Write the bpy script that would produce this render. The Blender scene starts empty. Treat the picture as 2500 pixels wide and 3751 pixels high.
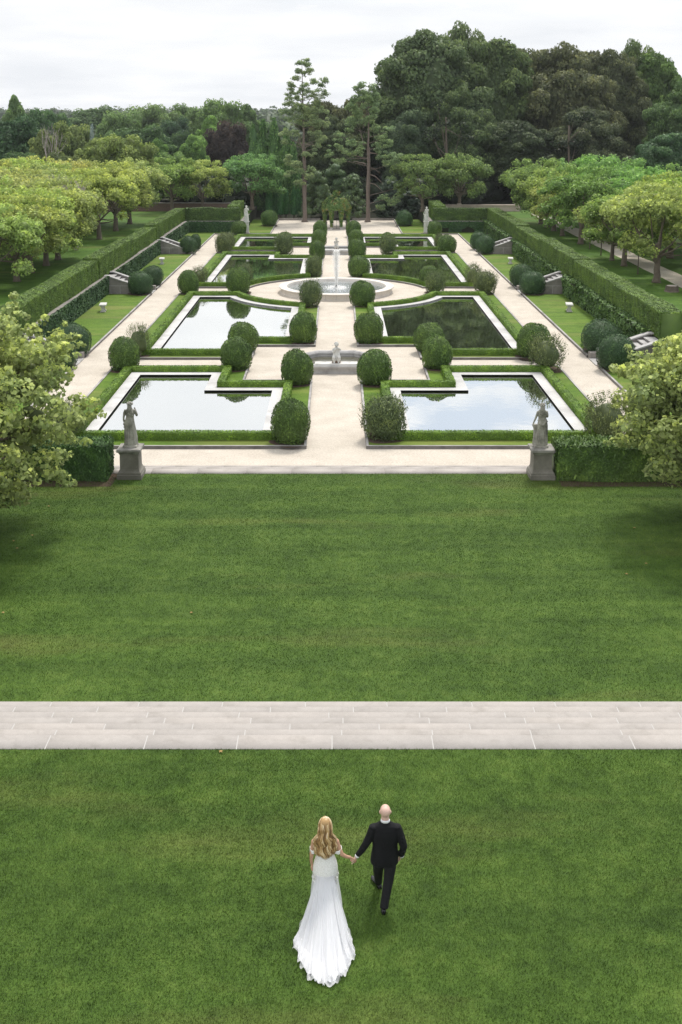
import bpy, bmesh, math, random
import numpy as np
from mathutils import Vector, Matrix
from mathutils.geometry import tessellate_polygon
rad = math.radians
RNG = np.random.default_rng(7)
SCALE = 1.15            # everything below is laid out in units of 1.15 m, scaled once at the end
CAM_H = 11.7; FPX = 4000.0; PITCH = math.atan(765/4000)
scene = bpy.context.scene
COL = scene.collection

def at(px, py, Y):
    """photo pixel + distance along the garden -> x, z"""
    u = (px-1233)/FPX; v = -(py-1200)/FPX
    dy = math.cos(PITCH)+v*math.sin(PITCH); dz = -math.sin(PITCH)+v*math.cos(PITCH)
    t = Y/dy
    return t*u, CAM_H+t*dz
def gnd(px, py, z=0.0):
    u = (px-1233)/FPX; v = -(py-1200)/FPX
    dy = math.cos(PITCH)+v*math.sin(PITCH); dz = -math.sin(PITCH)+v*math.cos(PITCH)
    t = (z-CAM_H)/dz
    return t*u, t*dy

# ---------------------------------------------------------------- materials
def newmat(name):
    m = bpy.data.materials.new(name); m.use_nodes = True
    nt = m.node_tree; b = nt.nodes['Principled BSDF']
    return m, nt, b
def N(nt, typ, **kw):
    n = nt.nodes.new(typ)
    for k, v in kw.items():
        if k in n.inputs: n.inputs[k].default_value = v
        else: setattr(n, k, v)
    return n
def ramp(nt, stops):
    r = nt.nodes.new('ShaderNodeValToRGB'); e = r.color_ramp.elements
    while len(e) < len(stops): e.new(0.5)
    for i, (p, c) in enumerate(stops):
        e[i].position = p; e[i].color = (c[0], c[1], c[2], 1)
    return r
def noise(nt, scale, detail=4, rough=.55, src=None, sc3=None):
    n = N(nt, 'ShaderNodeTexNoise'); n.inputs['Scale'].default_value = scale
    n.inputs['Detail'].default_value = detail; n.inputs['Roughness'].default_value = rough
    if src is None:
        src = nt.nodes.new('ShaderNodeNewGeometry').outputs['Position']
    if sc3:
        mp = N(nt, 'ShaderNodeMapping'); mp.inputs['Scale'].default_value = sc3
        nt.links.new(src, mp.inputs['Vector']); src = mp.outputs['Vector']
    nt.links.new(src, n.inputs['Vector'])
    return n
def mix(nt, a, b, fac, typ='MIX'):
    m = nt.nodes.new('ShaderNodeMix'); m.data_type = 'RGBA'; m.blend_type = typ
    for s, v in ((6, a), (7, b)):
        if isinstance(v, tuple): m.inputs[s].default_value = (v[0], v[1], v[2], 1)
        else: nt.links.new(v, m.inputs[s])
    if isinstance(fac, (int, float)): m.inputs[0].default_value = fac
    else: nt.links.new(fac, m.inputs[0])
    return m.outputs[2]
def bump(nt, b, h, strength, dist):
    bp = N(nt, 'ShaderNodeBump'); bp.inputs['Strength'].default_value = strength; bp.inputs['Distance'].default_value = dist
    nt.links.new(h, bp.inputs['Height']); nt.links.new(bp.outputs[0], b.inputs['Normal'])

def stone_mat(name, c1, c2, stain=(.12,.115,.10), sc=3.0, amount=.45, stain_lo=.52, bmp=.4):
    m, nt, b = newmat(name)
    n1 = noise(nt, sc, 8, .65); n2 = noise(nt, sc*.35, 5, .6); n3 = noise(nt, sc*14, 4, .7)
    c = mix(nt, c1, c2, n1.outputs[0])
    r = ramp(nt, [(stain_lo, (0,0,0)), (stain_lo+.22, (1,1,1))]); nt.links.new(n2.outputs[0], r.inputs[0])
    mm = N(nt, 'ShaderNodeMath', operation='MULTIPLY'); nt.links.new(r.outputs[0], mm.inputs[0]); mm.inputs[1].default_value = amount
    c = mix(nt, c, stain, mm.outputs[0])
    r3 = ramp(nt, [(.3, (.72,.72,.72)), (.6, (1.05,1.05,1.05))]); nt.links.new(n3.outputs[0], r3.inputs[0])
    c = mix(nt, c, r3.outputs[0], .7, 'MULTIPLY')
    nt.links.new(c, b.inputs['Base Color']); b.inputs['Roughness'].default_value = .85
    bump(nt, b, n3.outputs[0], bmp, .01)
    return m
M = {}
M['limestone'] = stone_mat('limestone', (.52,.49,.46), (.62,.60,.57), (.30,.28,.25), 2.2, .35, .5, .3)
M['step'] = stone_mat('step_limestone', (.325,.300,.278), (.45,.42,.395), (.20,.18,.155), 5.0, .45, .54, .4)
M['basinstone'] = stone_mat('basin_limestone', (.66,.60,.53), (.76,.71,.65), (.40,.36,.31), 1.6, .45, .5, .3)
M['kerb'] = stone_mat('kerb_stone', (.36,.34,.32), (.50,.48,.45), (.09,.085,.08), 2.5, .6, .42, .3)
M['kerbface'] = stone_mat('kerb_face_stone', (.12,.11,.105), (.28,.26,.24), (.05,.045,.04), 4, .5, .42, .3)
M['coping'] = stone_mat('coping_stone', (.53,.515,.50), (.64,.625,.61), (.26,.25,.24), 1.6, .55, .46, .3)
M['statue'] = stone_mat('lichened_marble', (.30,.285,.24), (.56,.53,.46), (.055,.055,.04), 4, .8, .42, .6)
M['whitestatue'] = stone_mat('pale_marble', (.55,.54,.50), (.75,.73,.69), (.14,.13,.11), 9, .6, .52, .4)
M['pedestal'] = stone_mat('pedestal_stone', (.17,.155,.13), (.30,.28,.24), (.08,.075,.05), 3, .6, .42, .5)
M['greystone'] = stone_mat('grey_wall_stone', (.22,.20,.18), (.34,.31,.28), (.10,.09,.08), 3, .6, .46, .4)
M['palestone'] = stone_mat('pale_wall_stone', (.42,.34,.28), (.52,.44,.37), (.22,.17,.13), 1.5, .5, .46, .4)
M['poolwall'] = stone_mat('dark_pool_wall', (.07,.07,.07), (.15,.15,.15), (.02,.02,.02), 3, .5)
# brick
def brick():
    m, nt, b = newmat('brick'); t = N(nt, 'ShaderNodeTexBrick')
    tc = N(nt, 'ShaderNodeTexCoord'); mp = N(nt, 'ShaderNodeMapping'); mp.inputs['Rotation'].default_value = (rad(90),0,0)
    nt.links.new(tc.outputs['Object'], mp.inputs[0]); nt.links.new(mp.outputs[0], t.inputs[0])
    t.inputs['Color1'].default_value = (.13,.075,.055,1); t.inputs['Color2'].default_value = (.19,.11,.08,1); t.inputs['Mortar'].default_value = (.2,.18,.16,1)
    t.inputs['Scale'].default_value = 4; nt.links.new(t.outputs[0], b.inputs['Base Color']); b.inputs['Roughness'].default_value = .9
    return m
M['brick'] = brick()

def grass_mat(name, cols, dry, dry_lo=.56, stripe=True):
    m, nt, b = newmat(name)
    n1 = noise(nt, .55, 6, .7); n2 = noise(nt, 3.0, 6, .75); n3 = noise(nt, 28, 4, .75); n4 = noise(nt, .22, 5, .6, sc3=(.35, 1.6, 1))
    r = ramp(nt, [(.36, cols[0]), (.5, cols[1]), (.66, cols[2])]); 
    a = N(nt, 'ShaderNodeMath', operation='MULTIPLY_ADD'); nt.links.new(n2.outputs[0], a.inputs[0]); a.inputs[1].default_value = .55
    a2 = N(nt, 'ShaderNodeMath', operation='MULTIPLY'); nt.links.new(n1.outputs[0], a2.inputs[0]); a2.inputs[1].default_value = .45
    nt.links.new(a2.outputs[0], a.inputs[2]); nt.links.new(a.outputs[0], r.inputs[0])
    rd = ramp(nt, [(dry_lo, (0,0,0)), (dry_lo+.16, (1,1,1))]); nt.links.new(n4.outputs[0], rd.inputs[0])
    md = N(nt, 'ShaderNodeMath', operation='MULTIPLY'); nt.links.new(rd.outputs[0], md.inputs[0]); md.inputs[1].default_value = .6
    c = mix(nt, r.outputs[0], dry, md.outputs[0])
    r3 = ramp(nt, [(.28, (.45,.45,.45)), (.7, (1.5,1.5,1.5))]); nt.links.new(n3.outputs[0], r3.inputs[0])
    c = mix(nt, c, r3.outputs[0], .8, 'MULTIPLY')
    n5 = noise(nt, .8, 3, .5, sc3=(.10, 1.5, 1)); r5 = ramp(nt, [(.35, (.84,.86,.86)), (.65, (1.17,1.14,1.12))]); nt.links.new(n5.outputs[0], r5.inputs[0])
    c = mix(nt, c, r5.outputs[0], 1, 'MULTIPLY')
    at_ = N(nt, 'ShaderNodeAttribute'); at_.attribute_name = 'tint'
    rt = ramp(nt, [(0, (.75,.78,.7)), (.001, (.7,.75,.62)), (1, (1.75,1.6,1.7))]); nt.links.new(at_.outputs['Fac'], rt.inputs[0])
    c = mix(nt, c, rt.outputs[0], 1, 'MULTIPLY')
    nt.links.new(c, b.inputs['Base Color']); b.inputs['Roughness'].default_value = .75; b.inputs['Specular IOR Level'].default_value = .15
    bump(nt, b, n3.outputs[0], .8, .02)
    return m
M['lawn'] = grass_mat('lawn_grass', ((.046,.087,.015), (.080,.143,.024), (.134,.202,.042)), (.185,.190,.06))
M['lawnside'] = grass_mat('garden_grass', ((.085,.16,.018), (.125,.215,.024), (.17,.26,.036)), (.27,.265,.085), .50)
M['terracegrass'] = grass_mat('terrace_grass', ((.05,.115,.014), (.082,.165,.02), (.12,.21,.03)), (.20,.19,.07), .54)

def gravel():
    m, nt, b = newmat('pale_gravel')
    n1 = noise(nt, 11, 9, .9); n2 = noise(nt, .9, 5, .6); v = N(nt, 'ShaderNodeTexVoronoi'); v.inputs['Scale'].default_value = 60
    nt.links.new(nt.nodes.new('ShaderNodeNewGeometry').outputs['Position'], v.inputs['Vector'])
    r = ramp(nt, [(.25, (.25,.215,.175)), (.48, (.58,.525,.45)), (.74, (.80,.74,.66))]); nt.links.new(n1.outputs[0], r.inputs[0])
    r2 = ramp(nt, [(.3, (.88,.86,.84)), (.65, (1.04,1.03,1.02))]); nt.links.new(n2.outputs[0], r2.inputs[0])
    c = mix(nt, r.outputs[0], r2.outputs[0], 1, 'MULTIPLY')
    nt.links.new(c, b.inputs['Base Color']); b.inputs['Roughness'].default_value = .95; b.inputs['Specular IOR Level'].default_value = .1
    bump(nt, b, v.outputs['Distance'], .6, .015)
    return m
M['gravel'] = gravel()
def simple(name, c, rough=.8, c2=None, sc=8, spec=.3):
    m, nt, b = newmat(name); b.inputs['Roughness'].default_value = rough; b.inputs['Specular IOR Level'].default_value = spec
    if c2:
        n = noise(nt, sc, 6, .65); cc = mix(nt, c, c2, n.outputs[0]); r = cc
        nt.links.new(cc, b.inputs['Base Color']); bump(nt, b, n.outputs[0], .5, .02)
    else: b.inputs['Base Color'].default_value = (*c, 1)
    return m
M['mulch'] = simple('mulch', (.035,.022,.015), .95, (.13,.085,.06), 25)
M['soil'] = simple('soil', (.016,.020,.010), .95, (.035,.036,.018), 2)
M['bark'] = simple('bark', (.07,.055,.042), .9, (.20,.165,.13), 7)
M['planebark'] = simple('plane_bark', (.075,.05,.038), .9, (.26,.22,.17), 4)
M['redbark'] = simple('pine_bark', (.11,.085,.07), .9, (.23,.185,.155), 5)
M['deadwood'] = simple('dead_wood', (.30,.25,.23), .9, (.52,.46,.42), 6)
M['iron'] = simple('black_iron', (.012,.012,.013), .5)
M['deadleaf'] = simple('dead_leaf', (.30,.17,.07), .8, (.42,.30,.12), 5)

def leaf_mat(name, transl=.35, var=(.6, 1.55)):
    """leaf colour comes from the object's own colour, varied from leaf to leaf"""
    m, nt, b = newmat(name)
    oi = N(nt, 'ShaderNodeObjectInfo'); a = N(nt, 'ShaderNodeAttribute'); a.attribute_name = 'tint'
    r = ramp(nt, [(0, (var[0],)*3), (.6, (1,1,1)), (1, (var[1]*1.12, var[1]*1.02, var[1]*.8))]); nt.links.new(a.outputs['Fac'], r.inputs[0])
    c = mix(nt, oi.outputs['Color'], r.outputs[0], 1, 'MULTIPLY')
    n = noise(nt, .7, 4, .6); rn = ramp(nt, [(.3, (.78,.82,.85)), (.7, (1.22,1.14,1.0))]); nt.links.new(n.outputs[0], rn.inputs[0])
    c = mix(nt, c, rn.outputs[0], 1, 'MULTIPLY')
    nt.links.new(c, b.inputs['Base Color']); b.inputs['Roughness'].default_value = .55; b.inputs['Specular IOR Level'].default_value = .25
    if transl:
        tr = N(nt, 'ShaderNodeBsdfTranslucent'); nt.links.new(c, tr.inputs[0]); ms = N(nt, 'ShaderNodeMixShader'); ms.inputs[0].default_value = transl
        nt.links.new(b.outputs[0], ms.inputs[1]); nt.links.new(tr.outputs[0], ms.inputs[2]); nt.links.new(ms.outputs[0], nt.nodes['Material Output'].inputs[0])
    return m
M['leaf'] = leaf_mat('foliage')
M['nearleaf'] = leaf_mat('near_foliage', .4, (.38, 1.9))  # wide tint range: part of these crowns' light and dark is in the colour
M['leafdense'] = leaf_mat('dense_foliage', 0.0)

def water(name, base, rough, ior, bstr, bsc, refl):
    m, nt, b = newmat(name)
    b.inputs['Base Color'].default_value = (*base, 1); b.inputs['Roughness'].default_value = rough; b.inputs['IOR'].default_value = ior
    g = N(nt, 'ShaderNodeBsdfGlossy'); g.inputs['Roughness'].default_value = rough; g.inputs[0].default_value = (.96,.97,.97,1)
    ms = N(nt, 'ShaderNodeMixShader'); ms.inputs[0].default_value = refl
    nt.links.new(b.outputs[0], ms.inputs[1]); nt.links.new(g.outputs[0], ms.inputs[2]); nt.links.new(ms.outputs[0], nt.nodes['Material Output'].inputs[0])
    n = noise(nt, bsc, 3, .5)
    bp = N(nt, 'ShaderNodeBump'); bp.inputs['Strength'].default_value = bstr; bp.inputs['Distance'].default_value = .02
    nt.links.new(n.outputs[0], bp.inputs['Height']); nt.links.new(bp.outputs[0], b.inputs['Normal']); nt.links.new(bp.outputs[0], g.inputs['Normal'])
    return m
M['water'] = water('pool_water', (.035,.045,.018), .01, 1.33, .07, 2.0, .70)
M['rippled'] = water('rippled_water', (.20,.21,.21), .10, 1.33, 1.0, 6.0, .72)
M['smallwater'] = water('basin_water', (.10,.095,.06), .02, 1.33, .1, 6.0, .25)
def spray():
    m, nt, b = newmat('water_spray'); b.inputs['Base Color'].default_value = (.97,.96,.94,1); b.inputs['Roughness'].default_value = .3
    tr = N(nt, 'ShaderNodeBsdfTranslucent'); tr.inputs[0].default_value = (.97,.96,.94,1)
    ms = N(nt, 'ShaderNodeMixShader'); ms.inputs[0].default_value = .5
    nt.links.new(b.outputs[0], ms.inputs[1]); nt.links.new(tr.outputs[0], ms.inputs[2]); nt.links.new(ms.outputs[0], nt.nodes['Material Output'].inputs[0])
    return m
M['spray'] = spray()

# ---------------------------------------------------------------- objects
def link(name, me, parent=None, label=None, cat=None, group=None, kind=None, loc=None, color=None):
    o = bpy.data.objects.new(name, me); COL.objects.link(o)
    if parent: o.parent = parent
    if label: o['label'] = label
    if cat: o['category'] = cat
    if group: o['group'] = group
    if kind: o['kind'] = kind
    if loc is not None: o.location = loc
    if color: o.color = (*color, 1)
    return o
def thing(name, label, cat, loc=(0,0,0), group=None):
    return link(name, None, None, label, cat, group, None, loc)
def mkmesh(name, V, F, mat, smooth=False):
    me = bpy.data.meshes.new(name); me.from_pydata([tuple(v) for v in V], [], F)
    for mm in (mat if isinstance(mat, (list, tuple)) else [mat]): me.materials.append(mm)
    if smooth: me.polygons.foreach_set('use_smooth', [True]*len(me.polygons))
    me.update(); return me
def npmesh(name, parts, mat, smooth=False):
    """parts: list of (V (n,3), F (m,k) int array, tint (n,))"""
    Vs, loops, starts, tints = [], [], [], []; off = 0; ls = 0
    for V, F, T in parts:
        Vs.append(V); loops.append((F+off).ravel()); k = F.shape[1]
        starts.append(ls+np.arange(F.shape[0])*k); ls += F.size; off += len(V)
        tints.append(np.broadcast_to(T, (len(V),)))
    V = np.concatenate(Vs).astype(np.float32); L = np.concatenate(loops).astype(np.int32); S = np.concatenate(starts).astype(np.int32)
    me = bpy.data.meshes.new(name); me.vertices.add(len(V)); me.vertices.foreach_set('co', V.ravel())
    me.loops.add(len(L)); me.loops.foreach_set('vertex_index', L); me.polygons.add(len(S)); me.polygons.foreach_set('loop_start', S)
    at_ = me.attributes.new('tint', 'FLOAT', 'POINT'); at_.data.foreach_set('value', np.concatenate(tints).astype(np.float32))
    me.materials.append(mat); me.update(calc_edges=True); me.validate()
    if smooth: me.polygons.foreach_set('use_smooth', np.ones(len(S), dtype=bool))
    return me
class MB:
    def __init__(s): s.V = []; s.F = []; s.mi = []
    def add(s, V, F, mi=0):
        o = len(s.V); s.V += [tuple(v) for v in V]; s.F += [tuple(i+o for i in f) for f in F]; s.mi += [mi]*len(F); return s
    def box(s, x0, x1, y0, y1, z0, z1, mi=0, bev=0, topmi=None):
        if bev <= 0:
            V = [(x,y,z) for z in (z0,z1) for y in (y0,y1) for x in (x0,x1)]
            F = [(0,2,3,1),(0,1,5,4),(1,3,7,5),(3,2,6,7),(2,0,4,6)]
            s.add(V, F, mi); s.add(V, [(4,5,7,6)], mi if topmi is None else topmi)
        else:
            b = bev
            rings = [(0,z0),(0,z1-b),(b,z1)]
            V = []
            for d, z in rings: V += [(x0+d,y0+d,z),(x1-d,y0+d,z),(x1-d,y1-d,z),(x0+d,y1-d,z)]
            F = [(3,2,1,0)]
            for r in range(2):
                for i in range(4): j = (i+1)%4; F.append((r*4+i, r*4+j, r*4+4+j, r*4+4+i))
            s.add(V, F, mi); s.add(V[8:], [(0,1,2,3)], mi if topmi is None else topmi)
        return s
    def tube(s, pts, rads, n=8, cap=True, mi=0):
        P = [Vector(p) for p in pts]; V = []; F = []
        up = Vector((0,0,1))
        prev = None
        for i, p in enumerate(P):
            d = (P[min(i+1,len(P)-1)]-P[max(i-1,0)]).normalized()
            if prev is None:
                a = up.cross(d)
                if a.length < .1: a = Vector((1,0,0)).cross(d)
                a.normalize()
            else:
                a = prev-d*prev.dot(d); a.normalize()
            prev = a; b = d.cross(a)
            r = rads[i] if isinstance(rads, (list, tuple)) else rads
            if not isinstance(r, (tuple, list)): r = (r, r)
            for k in range(n):
                t = 2*math.pi*k/n; V.append(p+a*math.cos(t)*r[0]+b*math.sin(t)*r[1])
        for i in range(len(P)-1):
            for k in range(n):
                k2 = (k+1)%n; F.append((i*n+k, i*n+k2, (i+1)*n+k2, (i+1)*n+k))
        if cap: F.append(tuple(reversed(range(n)))); F.append(tuple((len(P)-1)*n+k for k in range(n)))
        return s.add(V, F, mi)
    def lathe(s, prof, cx=0, cy=0, n=48, mi=0, sq=None):
        V = []; F = []
        for r, z in prof:
            for k in range(n):
                t = 2*math.pi*k/n+(math.pi/4 if n == 4 else 0); rr = r*(math.sqrt(2) if n == 4 else 1)
                V.append((cx+rr*math.cos(t), cy+rr*math.sin(t), z))
        for i in range(len(prof)-1):
            for k in range(n):
                k2 = (k+1)%n; F.append((i*n+k, i*n+k2, (i+1)*n+k2, (i+1)*n+k))
        F.append(tuple(reversed(range(n)))); F.append(tuple((len(prof)-1)*n+k for k in range(n)))
        return s.add(V, F, mi)
    def build(s, name, mat, parent=None, smooth=False, **kw):
        me = mkmesh(name, s.V, s.F, mat, smooth)
        if isinstance(mat, (list, tuple)): me.polygons.foreach_set('material_index', s.mi)
        return link(name, me, parent, **kw)

# ---------- polygons with holes
def inset(poly, d):
    n = len(poly); out = []
    for i in range(n):
        p0, p1, p2 = (Vector(poly[(i-1)%n]), Vector(poly[i]), Vector(poly[(i+1)%n]))
        a = (p1-p0).normalized(); b = (p2-p1).normalized()
        na = Vector((-a.y, a.x)); nb = Vector((-b.y, b.x)); m = (na+nb); m = m/ (m.length_squared/2) if m.length > 1e-6 else na
        out.append(tuple(p1+m*d))
    return out
def mirror(poly): return [(-x, y) for x, y in reversed(poly)]
def sheet(mb, outer, hole, z, mi=0):
    loops = [[Vector((x,y,0)) for x, y in outer]]
    if hole: loops.append([Vector((x,y,0)) for x, y in hole])
    flat = [v for l in loops for v in l]
    T = tessellate_polygon(loops); F = []
    for a, b, c in T:
        A, B, Cc = flat[a], flat[b], flat[c]
        F.append((a,b,c) if (B-A).cross(Cc-A).z > 0 else (a,c,b))
    mb.add([(v.x, v.y, z) for v in flat], F, mi)
def wallring(mb, poly, z0, z1, flip=False, mi=0):
    n = len(poly); V = [(x,y,z0) for x,y in poly]+[(x,y,z1) for x,y in poly]
    F = [(i,(i+1)%n,(i+1)%n+n,i+n) for i in range(n)]
    if flip: F = [f[::-1] for f in F]
    mb.add(V, F, mi)
def ring(mb, outer, inner, z0, z1, mi_top=0, mi_side=0):
    sheet(mb, outer, inner, z1, mi_top); wallring(mb, outer, z0, z1, False, mi_side); wallring(mb, inner, z0, z1, True, mi_side)

# ---------- foliage
def rnd(n, a=-1, b=1): return RNG.uniform(a, b, n)
def leaves(P, Nn, L, W, spread=.6, tint=None, up=None):
    """one rhombic leaf at each point P facing roughly along Nn"""
    n = len(P)
    nn = Nn+RNG.normal(0, spread, (n,3)); nn /= np.linalg.norm(nn, axis=1, keepdims=True)+1e-9
    t = RNG.normal(0, 1, (n,3)) if up is None else np.array(up)[None]+RNG.normal(0, .45, (n,3))
    t -= nn*np.sum(t*nn, axis=1, keepdims=True); t /= np.linalg.norm(t, axis=1, keepdims=True)+1e-9
    b = np.cross(nn, t)
    s = RNG.uniform(.6, 1.35, (n,1)); l = L*s*.5; w = W*s*.5
    V = np.stack([P-t*l, P+b*w-t*l*.1+nn*w*.3, P+t*l, P-b*w-t*l*.1+nn*w*.3], axis=1).reshape(-1,3)
    F = np.arange(4*n).reshape(-1,4)
    T = RNG.uniform(0.02, 1, n) if tint is None else tint
    return V, F, np.repeat(T, 4)
def sphere_pts(n, zmin=-1):
    v = RNG.normal(0, 1, (int(n*1.0), 3)); v /= np.linalg.norm(v, axis=1, keepdims=True)
    v[:,2] = np.where(v[:,2] < zmin, -v[:,2], v[:,2]); return v
def wob(P, f, a, seed=0):
    """smooth bumpy field"""
    r = np.random.default_rng(seed+50); out = np.zeros(len(P))
    for k in range(6):
        d = r.normal(0, 1, 3)*f; out += np.sin(P@d+r.uniform(0, 6.28))
    return out*a/2.4
def uvcore(rfun, nu=28, nv=16, tint=.05, z0=None):
    th = np.linspace(0, 2*np.pi, nu, endpoint=False); ph = np.linspace(-np.pi/2, np.pi/2, nv)
    T, Pp = np.meshgrid(th, ph); D = np.stack([np.cos(Pp)*np.cos(T), np.cos(Pp)*np.sin(T), np.sin(Pp)], -1).reshape(-1,3)
    V = rfun(D)
    F = []
    for j in range(nv-1):
        for i in range(nu): i2 = (i+1)%nu; F.append((j*nu+i, j*nu+i2, (j+1)*nu+i2, (j+1)*nu+i))
    return V, np.array(F), tint
SUN_E = 2.3; EXPOSURE = 0.40; CLOUD_OFF = (.3, 2.2, 0); HAZE = .00013; DENOISE = True
# ================================================================ SETTING
UP = .5                                     # upper lawn level
# --- terrain reaching the horizon
def terrain_h(x, y):
    ax = abs(x)
    if y < 36: return -.12
    if y < 113.4 and ax < 15.7: return -.12
    if y >= 113.4 and ax < 9.8 and y < 135: return -.12
    h = 1.18
    if y > 200:
        d = (y-200)
        h += -4*math.sin(min(d/350, 1)*math.pi) + max(0, (d-350))*.012*(1+.45*math.sin(x*.006+1.2)+.2*math.sin(x*.017))
        h = min(h, 24+5*math.sin(x*.004))
    return h
xs = sorted(set([-4000,-1500,-700,-400,-250,-180,-120,-80,-60,-45,-35,-25,-20,-17,-15.71,-15.69,-9.81,-9.79,0] + [4000,1500,700,400,250,180,120,80,60,45,35,25,20,17,15.71,15.69,9.81,9.79]))
ys = [-400,-100,0,35.95,36.05,60,90,113.35,113.45,128.25,128.35,133,137,142,170,200,230,270,320,380,450,520,600,700,800,950,1200,2000,5000]
V = [(x, y, terrain_h(x, y)) for y in ys for x in xs]; nx = len(xs)
F = [(j*nx+i, j*nx+i+1, (j+1)*nx+i+1, (j+1)*nx+i) for j in range(len(ys)-1) for i in range(nx-1)]
link('ground', mkmesh('ground', V, F, M['soil']), kind='structure')
def rect(x0, x1, y0, y1): return [(x0,y0),(x1,y0),(x1,y1),(x0,y1)]
def flat(name, polys, z, mat, kind='structure'):
    mb = MB()
    for p in polys: sheet(mb, p, None, z)
    return mb.build(name, mat, kind=kind)
mb = MB(); mb.box(-45, 45, -12, 17.96, -.1, UP); mb.build('upper_lawn', M['lawn'], kind='structure')
flat('lower_lawn', [rect(-45, 45, 20.3, 35.06)], 0.0, M['lawn'])
flat('gravel_path', [rect(-12.5, 12.5, 35.9, 112.3), rect(-6.75, 6.75, 112.3, 128.2), rect(-15.5, -12.5, 50.9, 53.2), rect(12.5, 15.5, 50.9, 53.2)], 0.0, M['gravel'])
side = []
for s in (1, -1):
    for y0, y1 in ((36, 50.75), (53.25, 72.75), (75.25, 94.85), (97.35, 112.2)):
        side.append(rect(12.6, 15.5, y0, y1) if s > 0 else rect(-15.5, -12.6, y0, y1))
    side.append(rect(6.85, 15.5, 112.3, 113.4) if s > 0 else rect(-15.5, -6.85, 112.3, 113.4))
    side.append(rect(6.85, 9.75, 113.4, 128.2) if s > 0 else rect(-9.75, -6.85, 113.4, 128.2))
flat('side_lawn', side, .09, M['lawnside'])
flat('terrace_lawn', [rect(15.72, 80, 36.1, 128), rect(-80, -15.72, 36.1, 128), rect(9.82, 15.72, 113.5, 128), rect(-15.72, -9.82, 113.5, 128)], 1.2, M['terracegrass'])
# gravel avenue on the right-hand terrace
mb = MB(); pa = []
for i in range(40):
    y = 45+i*2.0; pa.append((21.85+.05*math.sin(y*.8), y))
pb = [(x+1.72+.06*math.sin(y*1.1), y) for x, y in reversed(pa)]
sheet(mb, pb[::-1]+pa[::-1], None, 1.204) if False else sheet(mb, pa+pb, None, 1.204)
mb.build('terrace_path', M['gravel'], kind='structure')
# mulch strips under the near hedges
flat('mulch_bed', [rect(-13.5, -7.3, 33.75, 35.1), rect(7.3, 13.5, 33.75, 35.1)], .006, M['mulch'])

# --- the broad steps across the lawn
st = thing('stone_steps', 'wide band of pale limestone steps crossing the lawn', 'steps', (0, 19.6, 0))
edges = [17.96]+[gnd(1233, p_, UP+.012-k*.0835)[1] for k, p_ in enumerate((2694.5, 2673.8, 2651.5, 2630, 2610, 2590, 2571.5))]
def slab_mat():
    m = M['step'].copy(); m.name = 'step_slab'; nt = m.node_tree; b = nt.nodes['Principled BSDF']
    a = N(nt, 'ShaderNodeAttribute'); a.attribute_name = 'tint'
    r = ramp(nt, [(0, (.93,.92,.91)), (.5, (1.05,1.035,1.02)), (1, (1.16,1.13,1.10))]); nt.links.new(a.outputs['Fac'], r.inputs[0])
    src = b.inputs['Base Color'].links[0].from_socket
    nt.links.new(mix(nt, src, r.outputs[0], 1, 'MULTIPLY'), b.inputs['Base Color']); return m
M['slab'] = slab_mat()
M['mortar'] = simple('pale_mortar', (.47,.455,.435), .9)
for k in range(7):
    y0, y1 = edges[k], edges[k+1]; ztop = UP+.012-k*.0835; off = RNG.uniform(-1, 0) if k else -.35
    L = 2.3; x = -16+off; parts = []; rr = random.Random(k*13+5)
    L = 1.78 if k == 0 else 1.76
    x = -18.3+(.35 if k == 0 else .75*(k % 2)+.06*k)
    while x < 17:
        l = L*rr.uniform(.94, 1.06); g = .008
        dz = 0
        b = .012
        X0, X1 = x+g, x+l-g
        V = np.array([(X0,y0,-.1),(X1,y0,-.1),(X1,y1+.03,-.1),(X0,y1+.03,-.1),(X0,y0,ztop-b),(X1,y0,ztop-b),(X1,y1+.03,ztop-b),(X0,y1+.03,ztop-b),(X0+b*.6,y0,ztop+dz),(X1-b*.6,y0,ztop+dz),(X1-b*.6,y1+.03-b,ztop+dz),(X0+b*.6,y1+.03-b,ztop+dz)])
        Fq = np.array([(0,1,5,4),(1,2,6,5),(2,3,7,6),(3,0,4,7),(4,5,9,8),(5,6,10,9),(6,7,11,10),(7,4,8,11),(8,9,10,11)])
        parts.append((V-np.array([0,19.6,0]), Fq, rr.uniform(.3, .8))); x += l
    o = link('step', npmesh('step', parts, M['slab']), st)
    mb = MB(); mb.box(-18, 18, y0-19.6+.002, y1-19.6+.02, -.1, ztop-.008); mb.build('mortar_joint', M['mortar'], o)
# stone edging along the far side of the lawn: three shallow treads
ed = thing('stone_edging', 'pale stone edging of shallow treads between lawn and gravel', 'edging', (0, 35.5, 0))
for k, (y0, y1, z) in enumerate(((35.06, 35.52, .035), (35.525, 35.72, .02), (35.725, 35.93, .01))):
    parts = []; x = -9.4+.4*k; rr = random.Random(k)
    while x < 9.3:
        l = 1.5*rr.uniform(.9, 1.15)
        V = np.array([(x+.004,y0,-.1),(x+l,y0,-.1),(x+l,y1,-.1),(x+.004,y1,-.1),(x+.004,y0,z),(x+l,y0,z),(x+l,y1,z),(x+.004,y1,z)])-np.array([0,35.5,0])
        parts.append((V, np.array([(0,1,5,4),(1,2,6,5),(2,3,7,6),(3,0,4,7),(4,5,6,7)]), rr.uniform(.8, .9))); x += l
    mm = M['slab'] if k else M['slab']
    link('tread', npmesh('tread', parts, mm), ed)

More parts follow.
